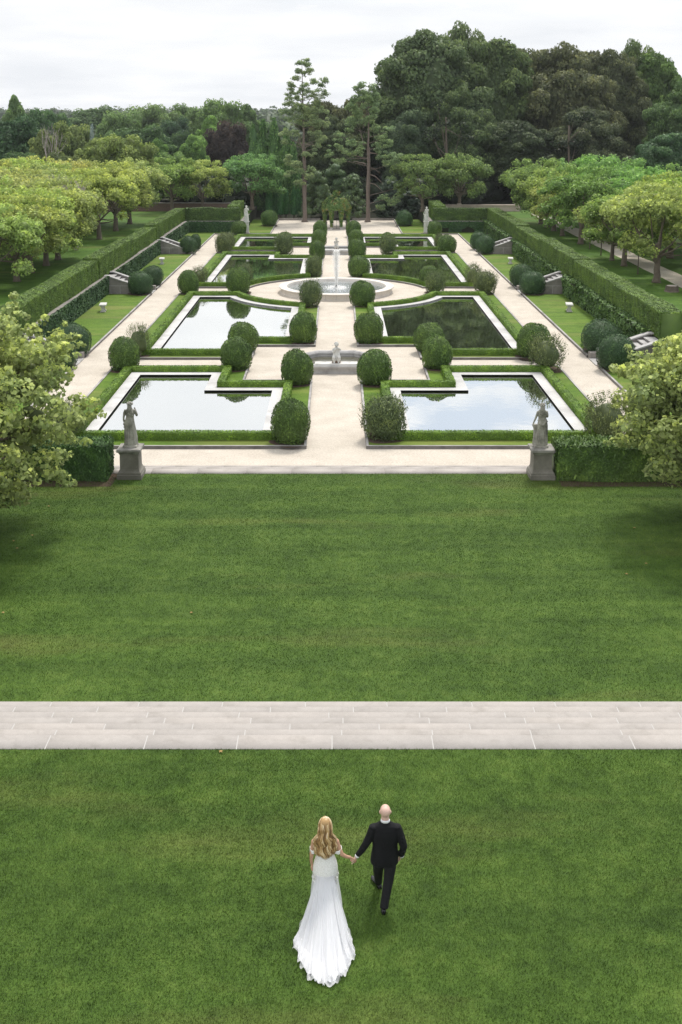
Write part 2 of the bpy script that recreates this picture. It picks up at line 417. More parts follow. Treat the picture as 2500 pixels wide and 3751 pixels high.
# ================================================================ POOL BEDS
CY = 74.1
def arc(R, y_from, y_to=None, x_to=None, n=22):
    """points on the circle about (0,CY), x>0, from height y_from to x=x_to"""
    a0 = math.asin((y_from-CY)/R); x1 = x_to; s = 1 if y_from > CY else -1
    a1 = s*math.acos(x1/R); return [(R*math.cos(a0+(a1-a0)*i/n), CY+R*math.sin(a0+(a1-a0)*i/n)) for i in range(n+1)]
BEDS = []
K = [(1.08,37.86),(10.65,37.86),(10.65,51.0),(4.15,51.0),(4.15,48.1),(1.08,48.1)]
P = [(2.3,39.0),(9.5,39.0),(9.5,49.45),(5.25,49.45),(5.25,46.5),(2.3,46.5)]
BEDS.append((K, P))
K = [(1.08,55.8),(4.15,55.8),(4.15,52.7),(10.65,52.7),(10.65,73.0)]+arc(6.3, 73.0, x_to=1.08)
P = [(2.3,56.75),(5.25,56.75),(5.25,53.65),(9.5,53.65),(9.5,71.8)]+arc(7.07, 71.8, x_to=2.3)
BEDS.append((K, P))
K = arc(6.3, 75.8, x_to=1.08)[::-1]+[(10.65,75.8),(10.65,95.6),(4.15,95.6),(4.15,92.9),(1.08,92.9)]
P = arc(7.07, 76.35, x_to=2.3)[::-1]+[(9.5,76.35),(9.5,94.1),(5.25,94.1),(5.25,91.7),(2.3,91.7)]
BEDS.append((K, P))
K = [(1.08,100.5),(4.15,100.5),(4.15,97.6),(10.65,97.6),(10.65,112.0),(1.08,112.0)]
P = [(2.3,101.25),(5.25,101.25),(5.25,98.1),(9.5,98.1),(9.5,108.6),(2.3,108.6)]
BEDS.append((K, P))
where = ['nearest the lawn', 'second from the lawn', 'just beyond the round fountain', 'farthest from the lawn']
H_LOW = .30; G_Z = .09

def hedge_parts(path, w, h, z0, leaf, dens, closed=False, core_in=.035, sag=.02, cap=True, seed=1, long=1.6, spread=.33):
    """clipped hedge following a centre line: dark core + small leaves over top and sides"""
    P2 = [Vector(p) for p in path]; n = len(P2); segs = n if closed else n-1
    def side_off(d):
        out = []
        for i in range(n):
            if closed: a, c = P2[(i-1)%n], P2[(i+1)%n]
            else: a, c = P2[max(i-1,0)], P2[min(i+1,n-1)]
            u = (P2[i]-a).normalized() if (P2[i]-a).length > 1e-6 else (c-P2[i]).normalized()
            v = (c-P2[i]).normalized() if (c-P2[i]).length > 1e-6 else u
            na = Vector((-u.y,u.x)); nb = Vector((-v.y,v.x)); m = na+nb; m = m/(m.length_squared/2)
            out.append(P2[i]+m*d)
        return out
    hw = w/2-core_in; Lf, Rt = side_off(hw), side_off(-hw); ht = z0+h-core_in
    V = []
    for i in range(n): V += [(Lf[i].x,Lf[i].y,z0-.05),(Lf[i].x,Lf[i].y,ht),(Rt[i].x,Rt[i].y,ht),(Rt[i].x,Rt[i].y,z0-.05)]
    F = []
    for i in range(segs):
        j = (i+1)%n
        for a, b in ((0,1),(1,2),(2,3)): F.append((i*4+a, i*4+b, j*4+b, j*4+a))
    if not closed: F += [(0,3,2,1), ((n-1)*4, (n-1)*4+1, (n-1)*4+2, (n-1)*4+3)]
    parts = [(np.array(V, dtype=float), np.array(F), .02)]
    Lo, Ro = side_off(w/2), side_off(-w/2)
    PP, NN = [], []
    for i in range(segs):
        j = (i+1)%n
        for face in ('L', 'R', 'T'):
            if face == 'T': A, B, C_, D = Lo[i], Lo[j], Ro[i], Ro[j]; area = (B-A).length*w
            else:
                A, B = (Lo[i], Lo[j]) if face == 'L' else (Ro[i], Ro[j]); area = (B-A).length*h
            k = int(area*dens)+1; u = RNG.uniform(0, 1, k); v = RNG.uniform(0, 1, k)
            e = (B-A).normalized() if (B-A).length > 0 else Vector((1,0))
            if face == 'T':
                x = (A.x*(1-u)+B.x*u)*(1-v)+(C_.x*(1-u)+D.x*u)*v; y = (A.y*(1-u)+B.y*u)*(1-v)+(C_.y*(1-u)+D.y*u)*v
                p = np.stack([x, y, np.full(k, z0+h)], 1); nn = np.tile([0,0,1.], (k,1))
            else:
                p = np.stack([A.x*(1-u)+B.x*u, A.y*(1-u)+B.y*u, z0+h*v], 1); s = 1 if face == 'L' else -1
                nn = np.tile([-e.y*s, e.x*s, .15], (k,1))
            PP.append(p); NN.append(nn)
    if not closed and cap:
        for i, s in ((0,-1),(n-1,1)):
            A, B = Lo[i], Ro[i]; k = int(w*h*dens)+1; u = RNG.uniform(0,1,k); v = RNG.uniform(0,1,k)
            e = (P2[1]-P2[0]).normalized() if i == 0 else (P2[-1]-P2[-2]).normalized()
            PP.append(np.stack([A.x*(1-u)+B.x*u, A.y*(1-u)+B.y*u, z0+h*v], 1)); NN.append(np.tile([e.x*s, e.y*s, .1], (k,1)))
    PP = np.concatenate(PP); NN = np.concatenate(NN)
    d = wob(PP, 1.2, sag, seed)+RNG.normal(0, leaf*.28, len(PP)); d = d+np.where(RNG.uniform(0,1,len(PP)) < .04, leaf*.9, 0)
    PP = PP+NN*d[:,None]
    tint = np.clip(.5+wob(PP, 6, .22, seed+3)+RNG.normal(0, .2, len(PP)), .03, 1)
    parts.append(leaves(PP, NN, leaf*long, leaf, spread, tint))
    return parts
GREEN_LOW = (.15, .27, .035)
GREEN_BOX = (.108, .190, .045)
GREEN_YEW = (.055, .115, .045)
GREEN_TALL = (.125, .215, .042)
for bi, (K, P) in enumerate(BEDS):
    for s in (1, -1):
        k, p = (K, P) if s > 0 else (mirror(K), mirror(P)); sd = 'right' if s > 0 else 'left'
        ki = inset(k, .09); pi_ = inset(p, .48)
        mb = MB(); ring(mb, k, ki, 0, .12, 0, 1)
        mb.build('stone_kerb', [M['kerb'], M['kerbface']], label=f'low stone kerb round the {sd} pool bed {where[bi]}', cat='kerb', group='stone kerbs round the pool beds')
        mb = MB(); sheet(mb, ki, p, G_Z); mb.build('bed_lawn', M['lawnside'], kind='structure')
        t = thing('reflecting_pool', f'{sd} reflecting pool {where[bi]}, edged with flat pale stone', 'pool', (0,0,0), 'reflecting pools')
        mb = MB(); ring(mb, p, pi_, .02, .135); mb.build('coping', M['coping'], t)
        mb = MB(); wallring(mb, pi_, -.02, .118, True); o = mb.build('pool_wall', M['poolwall'], t); 
        # the wall stands 3 mm inside the coping's own inner face
        for v in o.data.vertices: pass
        mb = MB(); sheet(mb, inset(p, .47), None, .05); mb.build('water', M['water'], kind='structure')
        hp = inset(p, -.19)
        parts = hedge_parts(hp, .33, H_LOW-.01, G_Z, .034, 1500, closed=True, seed=bi*2+s, sag=.008, core_in=.03, long=1.4)
        link('low_hedge', npmesh('low_hedge', parts, M['leafdense']), None, f'low clipped box hedge framing the {sd} pool {where[bi]}', 'hedge', 'low box hedges round the pools', color=GREEN_LOW)
# kerbs of the side paths
for s in (1, -1):
    sd = 'right' if s > 0 else 'left'
    segs = [(36, 50.8, 'nearest the lawn'), (53.3, 72.8, 'between the first and second side stairs'), (75.3, 94.9, 'between the second and third side stairs'), (97.4, 112.2, 'at its far end')]
    for y0, y1, w in segs:
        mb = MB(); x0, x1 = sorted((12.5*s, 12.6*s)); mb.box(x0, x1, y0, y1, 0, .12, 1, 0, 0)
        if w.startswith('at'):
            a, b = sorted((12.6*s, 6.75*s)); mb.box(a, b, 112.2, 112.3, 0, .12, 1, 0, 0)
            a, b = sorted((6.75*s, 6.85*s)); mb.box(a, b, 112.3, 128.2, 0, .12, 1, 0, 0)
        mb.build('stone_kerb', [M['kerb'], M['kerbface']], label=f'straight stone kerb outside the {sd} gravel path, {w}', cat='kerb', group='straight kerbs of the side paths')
mb = MB(); mb.box(-6.75, -1.9, 128.2, 128.35, 0, .22); mb.build('stone_kerb', M['greystone'], label='dark stone kerb at the back of the gravel left of the vine arbor', cat='kerb')
mb = MB(); mb.box(1.9, 6.75, 128.2, 128.35, 0, .22); mb.build('stone_kerb', M['greystone'], label='dark stone kerb at the back of the gravel right of the vine arbor', cat='kerb')

# ================================================================ CENTRAL ROUND FOUNTAIN
ft = thing('round_fountain', 'large round pale stone fountain basin where the paths meet', 'fountain', (0, 74.2, 0))
mb = MB(); V = [(3.41*math.cos(2*math.pi*i/96), 3.41*math.sin(2*math.pi*i/96), .30) for i in range(96)]; mb.add(V, [tuple(range(96))]); mb.build('rippled_water', M['rippled'], ft)
mb = MB(); mb.lathe([(3.86,0),(3.86,.05),(3.80,.07),(3.80,.36),(3.88,.38),(3.95,.40),(3.95,.44),(3.93,.455),(3.42,.455),(3.40,.44),(3.40,.12)], n=120)
mb.F = mb.F[:-2]; mb.mi = mb.mi[:-2]
for i in range(34):                         # mortar joints between the wall blocks
    a = 2*math.pi*i/34+.09; c, s_ = math.cos(a), math.sin(a); r = 3.803; w = .012
    mb.add([(r*c+w*s_, r*s_-w*c, .07),(r*c-w*s_, r*s_+w*c, .07),(r*c-w*s_, r*s_+w*c, .36),(r*c+w*s_, r*s_-w*c, .36)], [(0,1,2,3)], 1)
mb.build('basin', [M['basinstone'], M['mortar']], ft)
mb = MB(); mb.tube([(0,0,.2),(0,0,.5)], [.09,.05], 10); mb.tube([(.0,-.12,.2),(0,-.12,.36)], .05, 8); mb.build('nozzle', M['poolwall'], ft)
# the jet: a thin upright column with drops falling round it
rr = np.random.default_rng(3)
mb = MB(); pts = []; rd = []
for i in range(24):
    t = i/23; pts.append((.012*math.sin(i*1.7), .012*math.cos(i*2.1), .45+2.5*t)); rd.append(.022+.05*t*t*(1+.3*math.sin(i*2.3)) if i < 23 else .012)
mb.tube(pts, rd, 8)
jo = mb.build('water_jet', M['spray'], ft, smooth=True)
n = 5200; t = rr.uniform(0, 1, n)**.8; z = .35+2.6*t; sp = .03+.16*np.sin(np.clip(1-t*.75, 0, 1)*3.0)**1.0*(.4+.6*t)
P_ = np.stack([rr.normal(0, 1, n)*sp*.75, rr.normal(0, 1, n)*sp*.75, z], 1)
n2 = 2200; a = rr.uniform(0, 6.28, n2); r2 = np.abs(rr.normal(0, .42, n2)); P2_ = np.stack([r2*np.cos(a), r2*np.sin(a), .31+np.abs(rr.normal(0, .05, n2))], 1)
P_ = np.concatenate([P_, P2_]); link('spray', npmesh('spray', [leaves(P_, rr.normal(0,1,(len(P_),3)), .06, .022, .5, up=(0,0,3.))], M['spray']), ft)

# ================================================================ OCTAGONAL LOW BASINS WITH SMALL STATUES
def low_basin(cy, label, lab_water):
    t = thing('low_basin', label, 'basin', (0, cy, 0))
    hx, y0, y1, ch = 1.72, -1.75, 1.65, .75
    O = [(-hx+.30, y0), (hx-.30, y0), (hx, y0+.30), (hx, y1-ch), (hx-ch, y1), (-hx+ch, y1), (-hx, y1-ch), (-hx, y0+.30)]
    I = inset(O, .30)
    mb = MB()
    n = len(O); prof = [(0.03,0,1),(0.03,.06,1),(.06,.07,1),(.06,.24,1),(-.0,.27,0),(-.01,.36,0),(.05,.43,0),(.15,.455,0),(.25,.43,0),(.31,.36,0),(.31,.30,0),(.27,.26,0),(.27,.02,1)]
    rings = [inset(O, d) for d, z, m_ in prof]; V = []
    for rg, (d, z, m_) in zip(rings, prof): V += [(x, y, z) for x, y in rg]
    F = []
    for j in range(len(prof)-1):
        for i in range(n): i2 = (i+1)%n; F.append((j*n+i, j*n+i2, (j+1)*n+i2, (j+1)*n+i))
    mb.add(V, F); mb.build('rim', M['limestone'] if False else M['greyrim'], t)
    mb = MB(); sheet(mb, inset(O, .25), None, .17); mb.build('still_water', M['smallwater'], t)
    mb = MB(); mb.box(-1.0, 1.0, y0+.07, y0+.62, .18, .475, 0, .02); mb.build('front_slab', M['whitestatue'], t)
    return t
M['greyrim'] = stone_mat('grey_rim_stone', (.40,.39,.38), (.52,.50,.48), (.16,.15,.145), 3.5, .6, .46, .4)
low_basin(51.35, 'low octagonal stone basin on the gravel in front of the round fountain', '')
low_basin(96.7, 'low octagonal stone basin on the gravel behind the round fountain', '')
# ================================================================ RETAINING WALLS, IVY, TALL HEDGES, STAIRS
WT = 1.2
spans = [(36.1, 50.85, 'nearest the lawn'), (53.2, 72.85, 'between the first and second side stairs'), (75.2, 94.95, 'between the second and third side stairs'), (97.3, 113.4, 'beyond the last side stairs')]
M['ivyleaf'] = M['leafdense']
for s in (1, -1):
    sd = 'right' if s > 0 else 'left'
    for i, (y0, y1, w) in enumerate(spans):
        pts = [(15.55*s, y0), (15.55*s, y1)]
        t = thing('retaining_wall', f'{sd} terrace retaining wall of grey stone {w}, mostly under ivy', 'wall', (0,0,0), 'terrace retaining walls')
        mb = MB(); a, b = sorted((15.42*s, 15.69*s)); mb.box(a, b, y0, y1, -.1, WT-.0); mb.build('wall_face', M['greystone'] if s < 0 else M['palestone'], t)
        mb = MB(); a, b = sorted((15.36*s, 15.80*s)); mb.box(a, b, y0, y1+.15, WT+.003, WT+.07, 0, .01); mb.build('wall_cap', M['greystone'], t)
        # ivy: leafy skin on the face; on the right it is thicker, lumpy and spills over the cap
        k = int((y1-y0)*(420 if s < 0 else 520)); y = RNG.uniform(y0, y1, k); z = RNG.uniform(.08, WT+(.0 if s < 0 else .02), k); th = (.05 if s < 0 else .16)
        bulge = th*(1+wob(np.stack([y*0, y, z*1.5], 1), 1.3, .8, 7+i+(0 if s < 0 else 20)))*(.5+.6*z/WT)
        P_ = np.stack([np.full(k, 15.40)-bulge, y, z], 1)
        keep = np.ones(k, bool)
        if s > 0:                           # bare stone slits where the ivy has been cut back
            for c in np.arange(y0+2.2, y1-1, 2.1): keep &= ~((abs(y-c-.12*np.sin(z*9)) < .10+.07*np.sin(z*5)) & (z < .85+.2*math.sin(c*3)))
        P_ = P_[keep]; Nn = np.tile([-1, 0, .35], (len(P_), 1))
        parts = [leaves(P_*[s,1,1], Nn*[s,1,1], .17, .13, .45)]
        k2 = int((y1-y0)*(60 if s < 0 else 340)); y = RNG.uniform(y0, y1, k2); x = RNG.uniform(15.28, 15.40, k2) if s < 0 else RNG.uniform(15.2, 15.75, k2)
        z = WT+.06+RNG.uniform(-.03, .02 if s < 0 else .16, k2)
        parts.append(leaves(np.stack([x*s, y, z], 1), np.tile([-.2*s, 0, 1.], (k2, 1)), .16, .12, .5))
        link('ivy', npmesh('ivy', parts, M['leafdense']), None, f'dark green ivy covering the {sd} terrace wall {w}', 'ivy', 'ivy on the terrace walls', color=(.055,.115,.045) if s < 0 else (.08,.155,.04))
    # wall across the far end and its return
    t = thing('retaining_wall', f'far cross wall of the sunken garden on the {sd}, under a tall hedge', 'wall', (0,0,0), 'terrace retaining walls')
    mb = MB(); a, b = sorted((9.75*s, 15.42*s)); mb.box(a, b, 113.42, 113.66, -.1, WT); a, b = sorted((9.75*s, 10.0*s)); mb.box(a, b, 113.662, 122, -.1, WT); mb.build('wall_face', M['palestone'], t)
    mb = MB(); a, b = sorted((9.68*s, 15.35*s)); mb.box(a, b, 113.36, 113.75, WT+.003, WT+.07, 0, .01); a, b = sorted((9.68*s, 10.05*s)); mb.box(a, b, 113.752, 122, WT+.003, WT+.07, 0, .01); mb.build('wall_cap', M['greystone'], t)
    k = 3600; x = RNG.uniform(9.7, 15.4, k); z = RNG.uniform(.08, WT, k); keep = np.ones(k, bool)
    if s > 0: keep &= ~((x > 13.0) & (x < 14.4) & (z < .75-.5*abs(x-13.7))) & ~((x > 10.9) & (x < 11.7) & (z < .6))
    P_ = np.stack([x*s, 113.38-RNG.uniform(.0, .08, k), z], 1)[keep]
    parts = [leaves(P_, np.tile([0,-1,.3], (len(P_),1)), .18, .14, .45)]
    k = 2600; P_ = np.stack([np.full(k, 9.72)*s-s*RNG.uniform(0,.08,k), RNG.uniform(113.4, 121.5, k), RNG.uniform(.05, WT, k)], 1)
    parts.append(leaves(P_, np.tile([-1.*s,0,.3], (k,1)), .18, .14, .45))
    link('ivy', npmesh('ivy', parts, M['leafdense']), None, f'dark ivy on the far cross wall on the {sd}', 'ivy', 'ivy on the terrace walls', color=(.045,.105,.04))
    # tall clipped hedges behind the wall
    blocks = [(52.0, 71.6, 16.25, 1.30, 'nearest block'), (71.65, 84.0, 16.20, 1.42, 'second block from the near end'), (84.05, 95.6, 16.28, 1.22, 'third block from the near end'), (95.65, 114.4, 16.32, 1.34, 'farthest block')]
    for i, (y0, y1, xc, h, w) in enumerate(blocks):
        parts = hedge_parts([(xc*s, y0+.02), (xc*s, y1-.02)], 1.05 if s < 0 else 1.15, h, WT, .040, 1500, seed=30+i+s, sag=.035, core_in=.07)
        link('tall_hedge', npmesh('tall_hedge', parts, M['leafdense']), None, f'{w} of the tall clipped hedge along the {sd} terrace', 'hedge', 'tall hedges on the terraces', color=GREEN_TALL)
    parts = hedge_parts([(15.7*s, 114.35), (10.15*s, 114.35)], 1.0, 1.32, WT, .08, 420, seed=41+s, sag=.04, core_in=.07)
    link('tall_hedge', npmesh('tall_hedge', parts, M['leafdense']), None, f'dark tall hedge running crosswise at the far {sd} end of the garden', 'hedge', 'tall hedges on the terraces', color=(.08,.145,.035))
    parts = hedge_parts([(10.9*s, 114.9), (10.9*s, 122.5)], 1.1, 1.5, WT, .08, 420, seed=45+s, sag=.04, core_in=.07)
    link('tall_hedge', npmesh('tall_hedge', parts, M['leafdense']), None, f'tall hedge running away from the far {sd} statue', 'hedge', 'tall hedges on the terraces', color=GREEN_TALL)
    # side stairs
    for i, (y0, w) in enumerate(((50.9, 'nearest'), (72.9, 'middle'), (95.0, 'farthest'))):
        t = thing('garden_stairs', f'{w} flight of grey stone stairs climbing to the {sd} terrace', 'stairs', (0,0,0), 'side stairs')
        mb = MB()
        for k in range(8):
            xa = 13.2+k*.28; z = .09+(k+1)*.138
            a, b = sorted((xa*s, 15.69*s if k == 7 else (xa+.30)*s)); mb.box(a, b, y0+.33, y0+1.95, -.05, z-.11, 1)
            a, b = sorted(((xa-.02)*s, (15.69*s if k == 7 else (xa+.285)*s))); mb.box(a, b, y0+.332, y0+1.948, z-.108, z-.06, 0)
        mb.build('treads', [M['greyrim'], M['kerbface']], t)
        for yy in (y0, y0+1.95):
            mb = MB(); prof = [(12.95, -.05), (12.95, .42), (13.25, .50), (15.42, 1.25), (15.42, -.05)]
            V = [(x*s, yy+.03, z) for x, z in prof]+[(x*s, yy+.30, z) for x, z in prof]; F = [(0,1,2,3,4), (9,8,7,6,5)]+[(a, a+5, (a+1)%5+5, (a+1)%5) for a in range(5)]
            if s < 0: F = [f[::-1] for f in F]
            mb.add(V, F); o = mb.build('cheek_wall', M['greystone'], t)
            mb = MB(); prof = [(12.92, .42), (12.92, .49), (13.25, .57), (15.44, 1.33), (15.66, 1.33), (15.66, 1.26), (15.42, 1.25), (13.25, .503)]
            V = [(x*s, yy-.02, z) for x, z in prof]+[(x*s, yy+.35, z) for x, z in prof]; m_ = len(prof); F = [tuple(range(m_)), tuple(reversed(range(m_, 2*m_)))]+[(a, a+m_, (a+1)%m_+m_, (a+1)%m_) for a in range(m_)]
            if s < 0: F = [f[::-1] for f in F]
            mb.add(V, F); mb.build('cheek_cap', M['greyrim'], o)
            mb = MB()
            for z in (.62,):
                a, b = sorted((13.7*s, 15.4*s)); mb.box(a, b, yy+.024, yy+.03, z-.012, z+.012)
            for x in (13.75, 14.6): a, b = sorted((x*s, (x+.02)*s)); mb.box(a, b, yy+.0245, yy+.0302, .1, .608)
            mb.build('wall_joints', M['mortar'], o)
            a, b = sorted((12.55*s, 12.95*s)); mb = MB(); mb.box(a, b, yy-.05, yy+.38, 0, .33, 0, .015); mb.build('end_block', M['greystone'], t)
        a, b = sorted((12.50*s, 13.18*s)); mb = MB(); mb.box(a, b, y0+.4, y0+1.90, 0, .06, 0, .01); mb.build('landing_slab', M['greyrim'], t)
    # far cross gap: low stone parapet / brick wall behind the terrace trees
if True:
    t = thing('stone_wall', 'long pale stone wall behind the trees at the far right', 'wall')
    mb = MB(); mb.box(11.5, 20.8, 126.4, 126.8, 1.0, 1.86); mb.build('wall_face', M['palestone'], t)
    mb = MB(); mb.box(11.4, 20.9, 126.3, 126.9, 1.863, 1.95, 0, .02); mb.build('wall_cap', M['palestone'], t)
    for x in (11.6, 14.2, 20.9): mb = MB(); mb.box(x-.25, x+.25, 126.25, 126.95, 1.0, 2.08, 0, .03); mb.build('pier', M['palestone'], t)
    t = thing('brick_wall', 'long low red brick wall in shade behind the trees at the far left', 'wall')
    mb = MB(); mb.box(-36, -11.5, 126.4, 126.75, 1.0, 2.1); mb.build('wall_face', M['brick'], t)
    mb = MB(); mb.box(-36, -11.4, 126.33, 126.82, 2.103, 2.18, 0, .02); mb.build('wall_cap', M['greystone'], t)

# ================================================================ CLIPPED SHRUBS
def ball_mesh(name, seed, flat_=1.0, leaf=.045, n=6500, loose=0.0, bare=0.0, shape='dome'):
    """unit shrub: radius 1 across, height 2 (z 0..2), scaled per plant"""
    r0 = np.random.default_rng(seed)
    def surf(D, off=0.0):
        z = D[:,2]; rr = np.where(z > 0, 1, 1)
        # rounded barrel: full in the middle, tucked at the foot, domed on top
        ex = 2.5; k = (np.abs(D[:,0])**ex+np.abs(D[:,1])**ex+np.abs(z)**ex)**(-1/ex)
        circ = np.sqrt(D[:,0]**2+D[:,1]**2); ex = np.where(z > 0, 2.35, 4.2); k2 = (circ**ex+np.abs(z)**ex)**(-1/ex)
        P = D*k2[:,None]
        tp = 1-.13*np.clip(P[:,2], 0, 1)**2-.05*np.clip(-P[:,2], 0, 1)**1.5
        P = P*np.stack([tp, tp, np.ones_like(tp)], 1)
        P *= (1+off+wob(D*1.0, 3.0, .05+.04*loose, seed))[:,None]
        P[:,2] = P[:,2]+1
        return P
    core = uvcore(lambda D: surf(D, -.09-.12*loose), 30, 18, .02)
    parts = [core] if bare < .5 else [uvcore(lambda D: surf(D, -.28), 24, 14, .02)]
    D = sphere_pts(n); P = surf(D, 0); P = P+D*wob(D, 13, .030, seed+7)[:,None]; P = P+D*RNG.normal(0, .018+.05*loose, len(P))[:,None]
    if bare:
        m = wob(D, 2.2, 1, seed+9) > -.3+bare*.8*(D[:,2] > -.1); P, D = P[m], D[m]
    tint = np.clip(.45+wob(D, 9, .25, seed+2)+RNG.normal(0, .2, len(P)), .03, 1)
    parts.append(leaves(P, D+np.array([0,0,.1]), leaf*2.0, leaf*1.15, .6, tint, up=(0,0,1.1+loose)))
    if loose:
        k = int(260*loose); Dz = sphere_pts(k, -.2); Pb = surf(Dz, .0)
        for j in range(5):
            parts.append(leaves(Pb+np.stack([Dz[:,0]*.05, Dz[:,1]*.05, np.full(k, .055)], 1)*j*(.5+loose), Dz, leaf*2.1, leaf, .7, up=(0,0,2.)))
    return npmesh(name, parts, M['leafdense'])
BALLS = {
 'box': [ball_mesh(f'boxwood_{i}', 100+i) for i in range(4)],
 'yew': [ball_mesh(f'yew_{i}', 120+i, leaf=.036, n=6500) for i in range(3)],
 'loose': [ball_mesh(f'loose_boxwood_{i}', 140+i, loose=.8) for i in range(3)],
 'twiggy': [ball_mesh(f'twiggy_boxwood_{i}', 160+i, loose=1.0, bare=.6, n=5200) for i in range(2)],
}
def twig_mesh(seed):
    r = random.Random(seed); mb = MB()
    for i in range(30):
        a = r.uniform(0, 6.28); q = r.uniform(.0, .85); x, y = q*math.cos(a)*.45, q*math.sin(a)*.45
        h = r.uniform(1.35, 2.02); pts = [(x*.4, y*.4, 0)]
        for k in range(1, 5): pts.append((x*(.4+.35*k)+r.uniform(-.05,.05), y*(.4+.35*k)+r.uniform(-.05,.05), h*k/4*(1-.25*q)))
        mb.tube(pts, [.016,.013,.010,.007,.003], 4, cap=False)
    return mkmesh('twigs', mb.V, mb.F, M['deadwood'])
TWIGS = [twig_mesh(1), twig_mesh(2)]
cnt = {}
def shrub(name, cx, base, wpx, top, kind, label, cat, group, color, mul=1.0):
    """photo measurements: centre, foot and top (pixels), width (pixels)"""
    x, y = gnd(cx, base, .05); yc = y
    for _ in range(3):
        R = wpx/2/FPX*math.hypot(yc, CAM_H-1)
        yc = y+R*.86
    x2, zt = at(cx, top, yc+.15*R)
    hgt = max(zt, .4)
    i = cnt.get(kind, 0); cnt[kind] = i+1; me = BALLS[kind][i % len(BALLS[kind])]
    v = RNG.uniform(.9, 1.12)
    o = link(name, me, None, label, cat, group, loc=(x2, yc, .06), color=tuple(c*v*mul for c in color))
    o.scale = (R*.99, R*.99, hgt/2*.98); o.rotation_euler = (0, 0, RNG.uniform(0, 6.28))
    if kind == 'twiggy':
        link('twigs', TWIGS[i % 2], o)
    # mulch ring
    MUL.append((x2, yc, R*1.12))
    return x2, yc, R
MUL = []
D = 1.5944
bx = 'boxwood'; GB = 'rounded boxwoods along the gravel paths'
for s, sd, rows in ((-1, 'left', [
    (668,1028,84,915,'box'), (682,890,74,806,'box'), (697,793,62,718,'box'), (714,708,48,648,'loose'),
    (722,637,36,590,'loose'), (729,597,36,552,'box'), (733,567,34,527,'box'), (736,546,33,508,'box')]),
    (1, 'right', [
    (885,1018,92,915,'loose'), (861,891,78,805,'box'), (848,793,64,720,'box'), (833,707,56,645,'box'),
    (825,638,50,589,'box'), (820,596,42,550,'box'), (818,567,35,527,'box'), (813,545,35,507,'box')])):
    words = ['nearest the lawn', 'beside the near low basin', 'just beyond the near low basin', 'in front of the round fountain', 'just behind the round fountain', 'beside the far low basin', 'just beyond the far low basin', 'nearest the vine arbor']
    for (cx, b_, w_, tp, kd), ww in zip(rows, words):
        adj = 'loose, shaggy' if kd == 'loose' else 'dense, rounded'
        shrub('boxwood', cx*D, b_*D, w_*D, tp*D, kd, f'{adj} boxwood on the {sd} of the centre path {ww}', bx, GB, GREEN_BOX if kd != 'loose' else (.135,.19,.075))
inner = [('left', [(543,855,72,776,'box','front of the pair at the step of the nearest pool'), (557,815,72,742,'box','back of the pair beyond the nearest pool'),
                   (548,677,52,615,'box','front of the pair left of the round fountain'), (561,655,38,608,'loose','back of the pair left of the round fountain'),
                   (653,586,40,538,'loose','front of the pair beside the far low basin'), (655,572,35,533,'box','back of the pair beside the far low basin')]),
         ('right', [(1004,853,70,774,'box','front of the pair at the step of the nearest pool'), (988,815,72,744,'box','back of the pair beyond the nearest pool'),
                   (1000,676,42,626,'loose','front of the pair right of the round fountain'), (986,656,44,610,'box','back of the pair right of the round fountain'),
                   (892,586,36,541,'loose','front of the pair beside the far low basin'), (890,570,30,534,'box','back of the pair beside the far low basin')])]
for sd, rows in inner:
    for cx, b_, w_, tp, kd, ww in rows:
        shrub('boxwood', cx*D, b_*D, w_*D, tp*D, kd, f'{"loose greyish" if kd == "loose" else "rounded"} boxwood on the {sd}, {ww}', bx, GB, GREEN_BOX if kd != 'loose' else (.135,.19,.075))
outer = [('left', [(285,857,70,777,'box','front of the first pair beside the left gravel path'), (319,823,46,753,'twiggy','bare-twigged, back of the first pair beside the left gravel path'),
                   (433,678,46,622,'box','front of the second pair beside the left gravel path'), (459,658,35,616,'twiggy','bare-twigged, back of the second pair beside the left gravel path'),
                   (514,582,36,540,'loose','front of the third pair beside the left gravel path'), (523,574,34,537,'loose','back of the third pair beside the left gravel path'),
                   (549,541,34,508,'box','at the far end of the left gravel path'), (152,1018,80,930,'twiggy','half bare, behind the near left hedge')]),
         ('right', [(1257,858,74,775,'twiggy','half bare, front of the first pair beside the right gravel path'), (1227,828,72,742,'box','back of the first pair beside the right gravel path'),
                   (1115,678,50,626,'loose','front of the second pair beside the right gravel path'), (1089,660,36,611,'twiggy','bare-topped, back of the second pair beside the right gravel path'),
                   (1027,582,44,541,'box','front of the third pair beside the right gravel path'), (1009,572,22,539,'loose','small, back of the third pair beside the right gravel path'),
                   (999,543,32,509,'box','at the far end of the right gravel path'), (1398,1025,98,915,'twiggy','wide and half bare, behind the near right hedge')])]
for sd, rows in outer:
    for cx, b_, w_, tp, kd, ww in rows:
        shrub('boxwood', cx*D, b_*D, w_*D, tp*D, kd, f'boxwood on the {sd}, {ww}', bx, GB, GREEN_BOX if kd == 'box' else (.135,.18,.07))
